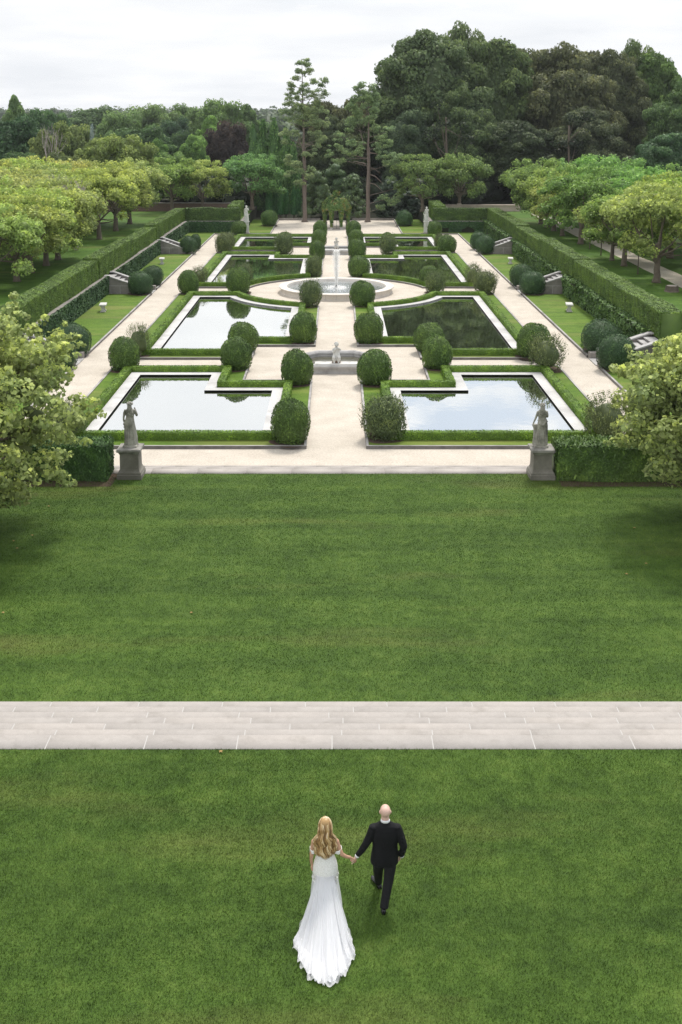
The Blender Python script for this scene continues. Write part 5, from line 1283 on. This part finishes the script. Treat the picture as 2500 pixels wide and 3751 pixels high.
# jacket
mb = MB()
rings = [(-.01,-.01,.765,.218,.138,.014,5,0),(-.01,-.012,.84,.218,.145,.010,5,.3),(-.005,-.012,.95,.208,.140,.008,5,.6),(0,-.015,1.08,.194,.124,.012,4,.2),(0,-.018,1.20,.204,.128,.006,4,0),(0,-.02,1.32,.214,.128,0,4,0),(0,-.02,1.41,.215,.112,0,4,0),(0,-.02,1.465,.185,.092,0,4,0),(0,-.015,1.50,.112,.076,0,4,0),(0,-.01,1.53,.074,.068,0,4,0)]
loft(mb, rings, 48)
mb.tube([(-.15,-.02,1.405),(-.198,-.025,1.385),(-.238,-.035,1.26),(-.305,-.055,1.13),(-.370,-.058,1.02),(-.428,-.058,.935)], [.070,.070,.068,.059,.051,.044], 16)
mb.tube([(.15,-.02,1.405),(.198,-.025,1.385),(.240,-.045,1.26),(.288,-.075,1.11),(.275,-.03,1.0),(.255,.01,.885)], [.070,.070,.068,.060,.053,.046], 16)
for sx in (-1, 1): ell(mb, (sx*.165,-.02,1.435), (.09,.078,.040), 14, 10)
rr = random.Random(3)
for i in range(6): z = 1.0+.06*i; mb.tube([(.33-.008*i, -.135+.01*i, z), (.28,-.125,z-.02), (.25,-.08,z-.035)], [.004,.012,.004], 6)     # creases at the bent elbow
mb.tube([(-.10,-.125,1.30),(-.03,-.147,1.22),(0,-.150,1.10)], [.003,.009,.003], 6); mb.tube([(.10,-.125,1.30),(.03,-.147,1.22),(0,-.150,1.10)], [.003,.009,.003], 6)
mb.tube([(-.015,-.15,.96),(-.02,-.152,.85),(-.024,-.150,.775)], [.003,.008,.009], 6)
jk = remesh('suit_jacket', mb, M['suit'], .009, 2, g)
# trousers
mb = MB()
loft(mb, [(0,0,.98,.165,.115,0,4,0),(0,0,.88,.180,.125,0,4,0),(0,-.005,.80,.185,.130,0,4,0),(0,0,.74,.170,.115,0,4,0)], 36)
mb.tube([(.085,0,.84),(.082,-.02,.70),(.058,-.075,.50),(.02,-.15,.30),(-.012,-.215,.13),(-.018,-.235,.085)], [(.100,.105),(.094,.105),(.080,.085),(.070,.073),(.065,.069),(.067,.070)], 20)
mb.tube([(-.085,0,.84),(-.095,.05,.70),(-.098,.14,.50),(-.09,.25,.30),(-.085,.345,.15),(-.085,.365,.11)], [(.100,.105),(.094,.105),(.080,.085),(.068,.072),(.062,.066),(.063,.067)], 20)
remesh('trousers', mb, M['trouser'], .009, 2, g)
# shirt collar and cuffs
mb = MB(); mb.lathe([(.073,0),(.071,.038),(.060,.040),(.062,0)], n=24); o = mb.build('shirt_collar', M['shirt'], g, smooth=True); o.location = (0,-.006,1.515); o.rotation_euler = (rad(-12),0,0)
mb = MB(); mb.tube([(-.425,-.058,.945),(-.441,-.056,.905)], [.037,.037], 16); mb.build('shirt_cuff', M['shirt'], g, smooth=True)
mb = MB(); mb.tube([(.270,.008,.892),(.257,.024,.855)], [.038,.037], 16); mb.build('shirt_cuff', M['shirt'], g, smooth=True)
def shoe(p, yaw, pitch, name='shoe'):
    mb = MB(); n = 20
    prof = [(-.145,.028,.02,.045),(-.135,.036,0,.075),(-.10,.040,0,.085),(-.05,.040,0,.080),(0,.042,0,.066),(.06,.048,0,.052),(.11,.047,0,.045),(.15,.036,0,.036),(.168,.018,.004,.026)]
    V = []; F = []
    for y, w_, z0, z1 in prof:
        for k in range(n):
            t = 2*math.pi*k/n; V.append((w_*math.cos(t), y, (z0+z1)/2+(z1-z0)/2*math.sin(t)))
    for j in range(len(prof)-1):
        for k in range(n): k2 = (k+1)%n; F.append((j*n+k, j*n+k2, (j+1)*n+k2, (j+1)*n+k))
    F.append(tuple(range(n))); F.append(tuple(reversed([(len(prof)-1)*n+k for k in range(n)])))
    mb.add(V, F); mb.box(-.03, .03, -.14, -.075, -.012, .01)
    o = mb.build(name, M['shoe'], g, smooth=False); o.data.polygons.foreach_set('use_smooth', [True]*(len(o.data.polygons)-6)+[False]*6); o.location = p; o.rotation_euler = (pitch, 0, yaw)
shoe((-.015,-.155,.015), rad(-6), 0); shoe((-.11,.44,.02), rad(24), rad(4))

# ---------------- bride
bx0, by0 = -.158, 13.93
b = thing('person', 'woman with long wavy blonde hair in a white off-shoulder wedding gown with a train', 'person', (bx0, by0, UP)); b.scale = (K_,)*3
mb = MB()
mb.tube([(0,-.01,1.27),(0,0,1.36),(0,.01,1.45)], [(.075,.06),(.046,.046),(.044,.046)], 14)
ell(mb, (0,.02,1.535), (.066,.084,.098), 18, 12); ell(mb, (0,.048,1.48), (.044,.05,.05), 12, 8)
mb.tube([(0,.098,1.54),(0,.116,1.512),(0,.104,1.502)], [.008,.012,.009], 8); ell(mb, (0,.092,1.475), (.022,.010,.008), 10, 6)
for q in (-1, 1): ell(mb, (q*.027,.092,1.54), (.014,.008,.008), 8, 6); ell(mb, (q*.066,.01,1.525), (.008,.016,.026), 8, 6)
loft(mb, [(0,0,.95,.13,.10,0,4,0),(0,0,1.05,.115,.085,0,4,0),(0,-.005,1.15,.130,.085,0,4,0),(0,-.005,1.23,.155,.082,0,4,0),(0,-.005,1.29,.150,.066,0,4,0),(0,-.005,1.33,.07,.05,0,4,0)], 32)
mb.tube([(-.14,-.01,1.285),(-.185,-.015,1.24),(-.210,-.02,1.12),(-.225,-.03,1.0),(-.232,.0,.90),(-.228,.03,.79)], [.045,.046,.040,.034,.028,.022], 14)
mb.tube([(.14,-.01,1.285),(.185,-.015,1.24),(.225,-.03,1.12),(.275,-.04,1.02),(.345,.0,.95),(.415,.03,.915)], [.045,.046,.040,.034,.028,.022], 14)
hand(mb, (-.228,.032,.785), (.06,.12,-.99), (-.9,-.35,0), (.1,.95,.1), .55, .92)
hand(mb, (.417,.032,.912), (.62,.08,-.78), (-.1,-.85,.1), (-.5,.2,-.6), .5, .92)
for q in (-1, 1): mb.tube([(q*.07,0,.9),(q*.07,.0,.5),(q*.06,0,.12)], [.08,.055,.04], 10); ell(mb, (q*.06,.04,.05), (.035,.10,.04))
remesh('body', mb, M['skin_b'], .0058, 3, b)
# bodice: fitted lace from mid back to the hips
mb = MB()
BR = [(0,0,.60,.205,.185,.004,9,0),(0,0,.68,.208,.185,.002,9,0),(0,-.005,.78,.204,.165,0,9,0),(0,-.005,.88,.185,.135,0,9,0),(0,0,.97,.152,.110,0,9,0),(0,0,1.05,.140,.100,0,9,0),(0,.01,1.13,.152,.100,0,9,0),(0,.015,1.165,.160,.095,0,9,0)]
V = []; F = []; n = 48
for cx, cy, z, rx, ry, *_ in BR:
    for i in range(n):
        t = 2*math.pi*i/n; dip = .09*max(0, -math.sin(t))**3*(z > 1.0)*(z-1.0)/.165
        V.append((cx+rx*math.cos(t), cy+ry*math.sin(t), z-dip*1.0))
for j in range(len(BR)-1):
    for i in range(n): F.append((j*n+i, j*n+(i+1)%n, (j+1)*n+(i+1)%n, (j+1)*n+i))
bo = link('bodice', mkmesh('bodice', V, F, M['lace'], True), b)
mb = MB(); mb.tube([(0,-.106,1.07),(0,-.112,1.0),(0,-.135,.90),(0,-.163,.80),(0,-.186,.70)], .0035, 6); mb.build('back_seam', M['satin'], bo)
# off-shoulder sleeves
for q, pts in ((-1, [(-.155,-.085,1.10),(-.205,-.075,1.085),(-.245,-.03,1.08),(-.245,.02,1.10),(-.21,.055,1.115),(-.15,.075,1.13)]), (1, [(.155,-.085,1.10),(.215,-.085,1.085),(.258,-.045,1.095),(.262,.01,1.11),(.22,.055,1.12),(.15,.075,1.13)])):
    mb = MB(); mb.tube(pts, [(.010,.022),(.010,.027),(.009,.032),(.009,.032),(.010,.027),(.010,.022)], 14); 
    for k in range(4): mb.tube([(p[0]*1.01+q*.003, p[1]-.003, p[2]-.027+.018*k) for p in pts], .004, 6)
    mb.build('sleeve', M['satin'], b, smooth=True)
# skirt and train
hemu = [(-.155,14.20),(-.32,14.04),(-.41,13.78),(-.51,13.48),(-.585,13.24),(-.555,13.02),(-.50,12.84),(-.43,12.67),(-.34,12.54),(-.22,12.45),(-.10,12.43),(.01,12.48),(.09,12.58),(.165,12.70),(.215,12.85),(.25,13.0),(.225,13.2),(.16,13.5),(.08,13.8),(.0,14.05)]
hem = [((x-bx0)*SCALE, (y-by0)*SCALE) for x, y in hemu]; hem = hem[::-1]     # counter-clockwise from the front
def hemp(a):
    q = (a % 1)*len(hem); i = int(q); f_ = q-i; P_ = [Vector(hem[(i+k-1) % len(hem)]) for k in range(4)]
    return .5*((2*P_[1])+(-P_[0]+P_[2])*f_+(2*P_[0]-5*P_[1]+4*P_[2]-P_[3])*f_*f_+(-P_[0]+3*P_[1]-3*P_[2]+P_[3])*f_**3)
def skirt(nu, nv, zt, rx, ry, amp, seed, off=0, hem_scale=1.0, g_=1.6, opac=0, tmin=0, ruf=.035):
    rr = np.random.default_rng(seed); ph = rr.uniform(0, 6.28, 8); V = np.zeros((nu*nv, 3)); T_l = np.zeros(nu*nv)
    c0 = Vector((0,-.9))*.0
    for i in range(nu):
        a = i/nu; h = hemp(a); ctr = Vector((0, -.62)); h = ctr+(h-ctr)*hem_scale*(1+.030*math.sin(9*a*6.283+ph[0])+.020*math.sin(23*a*6.283+ph[1])+.006*math.sin(47*a*6.283+ph[3]))
        # matching angle on the hip ring: front (+y) first, then counter-clockwise as the hem list
        hh = Vector((h.x, h.y+.30)); t_ = math.atan2(hh.y if h.y > -.2 else -.25+.0*h.y+ (h.y*.25), hh.x)
        base = Vector((rx*math.cos(t_), ry*math.sin(t_)))
        fold = .7*math.sin(7*a*6.283+ph[5])+math.sin(13*a*6.283+ph[2]+.6*math.sin(a*20))*.6+math.sin(23*a*6.283+ph[3])*.35+math.sin(41*a*6.283+ph[4])*.25
        for j in range(nv):
            t = tmin+(1-tmin)*j/(nv-1); f = t**1.16
            p = base.lerp(h, f); z = zt*(1-t)**g_
            A = amp*min(t*1.6, 1)
            nrm = (h-base).normalized() if (h-base).length > 0 else Vector((0,0))
            side = Vector((-nrm.y, nrm.x))
            z += A*fold*(.6+.4*math.sin(5*t+ph[5]+a*30)); p += side*A*.9*math.sin(11*a*6.283+ph[6]+3*t)
            if t > .80: z += ruf*((t-.80)/.20)*(1+math.sin(29*a*6.283+ph[7]+5*t))*.5+.012
            V[i*nv+j] = (p.x, p.y, max(z+.012+off*(1-t), .010+off)); T_l[i*nv+j] = opac
    F = np.array([(i*nv+j, i*nv+j+1, ((i+1)%nu)*nv+j+1, ((i+1)%nu)*nv+j) for i in range(nu) for j in range(nv-1)])
    return V, F, T_l
me = npmesh('skirt', [skirt(260, 46, .66, .192, .172, .030, 1, 0, .935)], M['tulle'], True); sk = link('skirt', me, b)
me = npmesh('tulle_layer', [skirt(300, 50, .68, .202, .182, .034, 2, .012, .972, 1.5, .34, ruf=.06)], M['tulle'], True); link('tulle_layer', me, sk)
me = npmesh('tulle_layer', [skirt(300, 50, .68, .205, .185, .040, 5, .02, .955, 1.4, .5, ruf=.07)], M['tulle'], True); link('tulle_layer', me, sk)
# lace appliques scattered under the hips
P_ = []; Nn = []
rr = np.random.default_rng(8)
for i in range(420):
    a = rr.normal(-math.pi/2, .75); q = abs(rr.normal(0, .5)); z = .66-.24*min(q, 1.3)*(1-.5*abs(a+math.pi/2)); r_ = 1+.25*(.66-z)
    P_.append((.215*r_*math.cos(a), .195*r_*math.sin(a)-.12*(.66-z)*(math.sin(a) < 0)-.012, z+.012)); Nn.append((math.cos(a), math.sin(a), .2))
link('lace_applique', npmesh('lace_applique', [leaves(np.array(P_), np.array(Nn), .034, .022, .35, 0*np.ones(420))], M['lace']), sk)
# hair: a mass and many waving locks
def locks():
    rr = random.Random(12); parts = []
    for i in range(420):
        u = rr.uniform(-1, 1); lay = rr.uniform(0, 1); end = 1.01+.07*abs(u)+rr.uniform(-.02,.06); ph = 2.2*round(u*4)/4+rr.uniform(-.5,.5); wv = .013+.006*rr.random()
        pts = []; n_ = 22
        for k in range(n_):
            t = k/(n_-1)
            if t < .28:                # over the skull
                q = t/.28; el = rad(95-125*q); yy = .02-.094*math.cos(rad(90)-el)*0; 
                cxx = .116*math.sin(u*1.25)*(math.sin(q*math.pi/2)**.6); 
                y = .06-(.06+.088)*math.sin(q*math.pi/2)*(math.cos(u*1.1)*.75+.25)-.006*lay; z = 1.535+.108*math.cos(q*math.pi*.5)+.004*lay-.02*q
            else:
                q = (t-.28)/.72; wid = .112+.088*math.sin(min(q*1.35,1)*math.pi/2)-.035*q*q
                cxx = .116*math.sin(u*1.25)*(1-q)+u*wid*min(q*2.2, 1)+ (0.116*math.sin(u*1.25))*0
                cxx = (.116*math.sin(u*1.25))*(1-min(q*2.2,1))+u*wid*min(q*2.2,1)
                z = 1.515+(end-1.515)*q; y = -.066*(math.cos(u*1.1)*.75+.25)-.03-.045*math.sin(min(q*1.6,1)*math.pi/2)*(1-.55*u*u)-.010*lay
                y += .008*math.sin(q*13+ph); cxx += wv*math.sin(q*15+ph)*min(q*2.5,1)
            pts.append(Vector((cxx, y, z)))
        w_ = .0085+.004*rr.random(); tint = min(max(.40+.42*math.sin(u*10+round(lay*3)*1.7)+rr.uniform(-.25,.25),0),1)
        V = []; T_l = []
        for k, p in enumerate(pts):
            t = k/(n_-1); ww = w_*(1 if t < .8 else max(.15, (1-t)/.2)); d = (pts[min(k+1,n_-1)]-pts[max(k-1,0)]).normalized(); s_ = d.cross(Vector((0,-1,.3))).normalized(); o = d.cross(s_).normalized()
            for a_ in range(5): th = 2*math.pi*a_/5; V.append(p+s_*ww*math.cos(th)+o*ww*.55*math.sin(th)); T_l.append(min(1, tint*(.55+.45*1)+.38*max(0, 1-t*3.0)+(.16 if t > .85 else 0)))
        F = [(k*5+a_, k*5+(a_+1)%5, (k+1)*5+(a_+1)%5, (k+1)*5+a_) for k in range(n_-1) for a_ in range(5)]
        parts.append((np.array([tuple(v) for v in V]), np.array(F), np.array(T_l)))
    return parts
hm = locks()
V, F, T_m = uvcore(lambda D: D*[.103,.094,.095]+[0,.008,1.553], 20, 14, .5); hm.append((V, F, T_m))
link('hair', npmesh('hair', hm, M['hair'], True), b)

# ================================================================ GRASS BLADES
def blades(x0, x1, y0, y1, z, n, h, w, seed, hole=None):
    r = np.random.default_rng(seed); x = r.uniform(x0, x1, n); y = r.uniform(y0, y1, n)
    half = y*.325+.5; m = np.abs(x) < half; x, y = x[m], y[m]; n = len(x)
    a = r.uniform(0, 6.28, n); hh = h*r.uniform(.5, 1.3, n); le = hh*r.uniform(.1, 1.0, n); lx = r.uniform(0, 6.28, n)
    # the lie of the grass drifts across the lawn
    dr = np.sin(x*.9+np.sin(y*.7))*1.3+np.sin(y*1.9+x*.3); lx = np.where(r.uniform(0,1,n) < .55, dr, lx)
    P0 = np.stack([x-np.cos(a)*w/2, y-np.sin(a)*w/2, np.full(n, z-.004)], 1); P1 = np.stack([x+np.cos(a)*w/2, y+np.sin(a)*w/2, np.full(n, z-.004)], 1)
    P2 = np.stack([x+le*np.cos(lx), y+le*np.sin(lx), z+hh], 1)
    V = np.stack([P0, P1, P2], 1).reshape(-1,3); F = np.arange(3*n).reshape(-1,3)
    return V, F, np.repeat(r.uniform(.03, 1, n), 3)
me = npmesh('grass', [blades(-7, 7, 11.0, 17.96, UP, 330000, .034, .0075, 1)], M['lawn']); link('grass', me, None, 'short mown grass blades of the upper lawn around the couple', 'grass', kind='stuff')
me = npmesh('grass', [blades(-12.5, 12.5, 20.48, 35.05, 0, 420000, .034, .013, 2)], M['lawn']); link('grass', me, None, 'short mown grass blades of the lower lawn beyond the steps', 'grass', kind='stuff')
# a few fallen leaves
for i, (px, py) in enumerate([(40,1262),(32,1245),(75,1232),(113,1165),(1485,1297),(1440,1321),(1458,1215),(8,1410),(508,1730),(440,1410)]):
    x, y = gnd(px*D, py*D, .0); z = .02
    if py > 1712: x, y = gnd(px*D, py*D, UP); z = UP+.02
    mb = MB(); a = i*1.3; r_ = .045
    V = [(r_*math.cos(a+q*1.2566*.5)*(1 if q % 2 == 0 else .55), r_*math.sin(a+q*1.2566*.5)*(1 if q % 2 == 0 else .55), .012*(q % 2)) for q in range(10)]+[(0,0,.006)]
    mb.add(V, [(q, (q+1)%10, 10) for q in range(10)])
    mb.build('fallen_leaf', M['deadleaf'], label='small dry leaf fallen on the lawn', cat='leaf', group='dry leaves fallen on the lawn', loc=(x, y, z+.012))
# ================================================================ LIGHT, SKY, CAMERA
w = bpy.data.worlds.new('World'); scene.world = w; w.use_nodes = True; nt = w.node_tree
bg = nt.nodes['Background']; bg.inputs['Strength'].default_value = .097
sky = nt.nodes.new('ShaderNodeTexSky'); sky.sky_type = 'NISHITA'; sky.sun_disc = False
SUN_EL, SUN_ROT = 60, 20
sky.sun_elevation = rad(SUN_EL); sky.sun_rotation = rad(SUN_ROT); sky.air_density = 1.0; sky.dust_density = 2.0
tc = nt.nodes.new('ShaderNodeTexCoord')
sep = nt.nodes.new('ShaderNodeSeparateXYZ'); nt.links.new(tc.outputs['Generated'], sep.inputs[0])
# cloud layer: direction projected on a flat cloud deck
zz = N(nt, 'ShaderNodeMath', operation='ADD'); nt.links.new(sep.outputs[2], zz.inputs[0]); zz.inputs[1].default_value = .12
zm = N(nt, 'ShaderNodeMath', operation='MAXIMUM'); nt.links.new(zz.outputs[0], zm.inputs[0]); zm.inputs[1].default_value = .05
dv = N(nt, 'ShaderNodeVectorMath', operation='DIVIDE'); nt.links.new(tc.outputs['Generated'], dv.inputs[0])
cb = nt.nodes.new('ShaderNodeCombineXYZ')
for i in range(3): nt.links.new(zm.outputs[0], cb.inputs[i])
nt.links.new(cb.outputs[0], dv.inputs[1])
n1 = N(nt, 'ShaderNodeTexNoise'); n1.inputs['Scale'].default_value = 4.6; n1.inputs['Detail'].default_value = 7; n1.inputs['Roughness'].default_value = .55
mp = N(nt, 'ShaderNodeMapping'); mp.inputs['Location'].default_value = (CLOUD_OFF); mp.inputs['Scale'].default_value = (1, 1, 0)
nt.links.new(dv.outputs[0], mp.inputs[0]); nt.links.new(mp.outputs[0], n1.inputs['Vector'])
r = ramp(nt, [(.44, (0,0,0)), (.60, (1,1,1))]); nt.links.new(n1.outputs[0], r.inputs[0])
# thicker veil near the horizon and to the left
hz = N(nt, 'ShaderNodeMapRange'); hz.inputs['From Min'].default_value = .08; hz.inputs['From Max'].default_value = .20; hz.inputs['To Min'].default_value = 1; hz.inputs['To Max'].default_value = 0
nt.links.new(sep.outputs[2], hz.inputs['Value'])
lf = N(nt, 'ShaderNodeMapRange'); lf.inputs['From Min'].default_value = .03; lf.inputs['From Max'].default_value = -.06; lf.inputs['To Min'].default_value = 0; lf.inputs['To Max'].default_value = 1
nt.links.new(sep.outputs[0], lf.inputs['Value'])
mx = N(nt, 'ShaderNodeMath', operation='MAXIMUM'); nt.links.new(hz.outputs[0], mx.inputs[0]); nt.links.new(lf.outputs[0], mx.inputs[1])
mx2 = N(nt, 'ShaderNodeMath', operation='MAXIMUM'); nt.links.new(mx.outputs[0], mx2.inputs[0]); nt.links.new(r.outputs[0], mx2.inputs[1])
n2 = N(nt, 'ShaderNodeTexNoise'); n2.inputs['Scale'].default_value = 1.1; n2.inputs['Detail'].default_value = 5
mp2 = N(nt, 'ShaderNodeMapping'); mp2.inputs['Scale'].default_value = (1, 1, 0); mp2.inputs['Location'].default_value = (3.1, .7, 0); nt.links.new(dv.outputs[0], mp2.inputs[0]); nt.links.new(mp2.outputs[0], n2.inputs['Vector'])
cr = ramp(nt, [(.32, (6.9, 7.1, 7.4)), (.55, (8.0, 8.1, 8.25)), (.75, (9.4, 9.4, 9.35))]); nt.links.new(n2.outputs[0], cr.inputs[0])
for e in cr.color_ramp.elements: pass
skm = mix(nt, sky.outputs[0], (6.4, 6.9, 7.6), .7)
up_ = N(nt, 'ShaderNodeMapRange'); up_.inputs['From Min'].default_value = .10; up_.inputs['From Max'].default_value = .22; up_.inputs['To Min'].default_value = 1; up_.inputs['To Max'].default_value = 1.22
nt.links.new(sep.outputs[2], up_.inputs['Value'])
nt.links.new(mix(nt, mix(nt, skm, cr.outputs[0], mx2.outputs[0]), up_.outputs[0], 1, 'MULTIPLY'), bg.inputs['Color'])
sl = bpy.data.lights.new('sun', 'SUN'); sl.energy = SUN_E; sl.angle = rad(12); sl.color = (1, .955, .88)
so = bpy.data.objects.new('sun', sl); COL.objects.link(so)
az = rad(SUN_ROT)
d = Vector((math.sin(az)*math.cos(rad(SUN_EL)), math.cos(az)*math.cos(rad(SUN_EL)), math.sin(rad(SUN_EL))))
so.rotation_euler = d.to_track_quat('Z', 'Y').to_euler()

cam = bpy.data.cameras.new('camera'); co = bpy.data.objects.new('camera', cam); COL.objects.link(co); scene.camera = co
co.location = (0, 0, CAM_H); co.rotation_euler = (math.pi/2-PITCH, 0, 0)
cam.sensor_fit = 'VERTICAL'; cam.sensor_height = 24; cam.lens = FPX/3751*24
cam.shift_y = -(1875.5-1200)/3751; cam.shift_x = (1250-1233)/3751
cam.clip_end = 9000; cam.clip_start = .5
# air: one closed box of thin even haze round everything
hm_ = bpy.data.materials.new('haze'); hm_.use_nodes = True; hn = hm_.node_tree; hn.nodes.remove(hn.nodes['Principled BSDF'])
pv = hn.nodes.new('ShaderNodeVolumePrincipled'); pv.inputs['Color'].default_value = (.92,.95,1,1); pv.inputs['Density'].default_value = HAZE; pv.inputs['Anisotropy'].default_value = .2
hn.links.new(pv.outputs[0], hn.nodes['Material Output'].inputs['Volume'])
if HAZE > 0:
    mb = MB(); mb.box(-4100, 4100, -450, 5100, -8, 48); mb.build('haze', hm_, kind='stuff')
# one unit of the layout is 1.15 m
for o in scene.objects:
    if o.parent is None:
        o.location = Vector(o.location)*SCALE
        if o.type not in ('CAMERA', 'LIGHT'): o.scale = Vector(o.scale)*SCALE
scene.view_settings.view_transform = 'Standard'; scene.view_settings.look = 'None'; scene.view_settings.gamma = 1; scene.view_settings.exposure = EXPOSURE
scene.cycles.max_bounces = 6; scene.cycles.diffuse_bounces = 3; scene.cycles.glossy_bounces = 3; scene.cycles.transmission_bounces = 3
scene.cycles.use_denoising = DENOISE
scene.cycles.denoiser = 'OPENIMAGEDENOISE'; scene.cycles.denoising_input_passes = 'RGB_ALBEDO_NORMAL'; scene.cycles.denoising_prefilter = 'NONE'
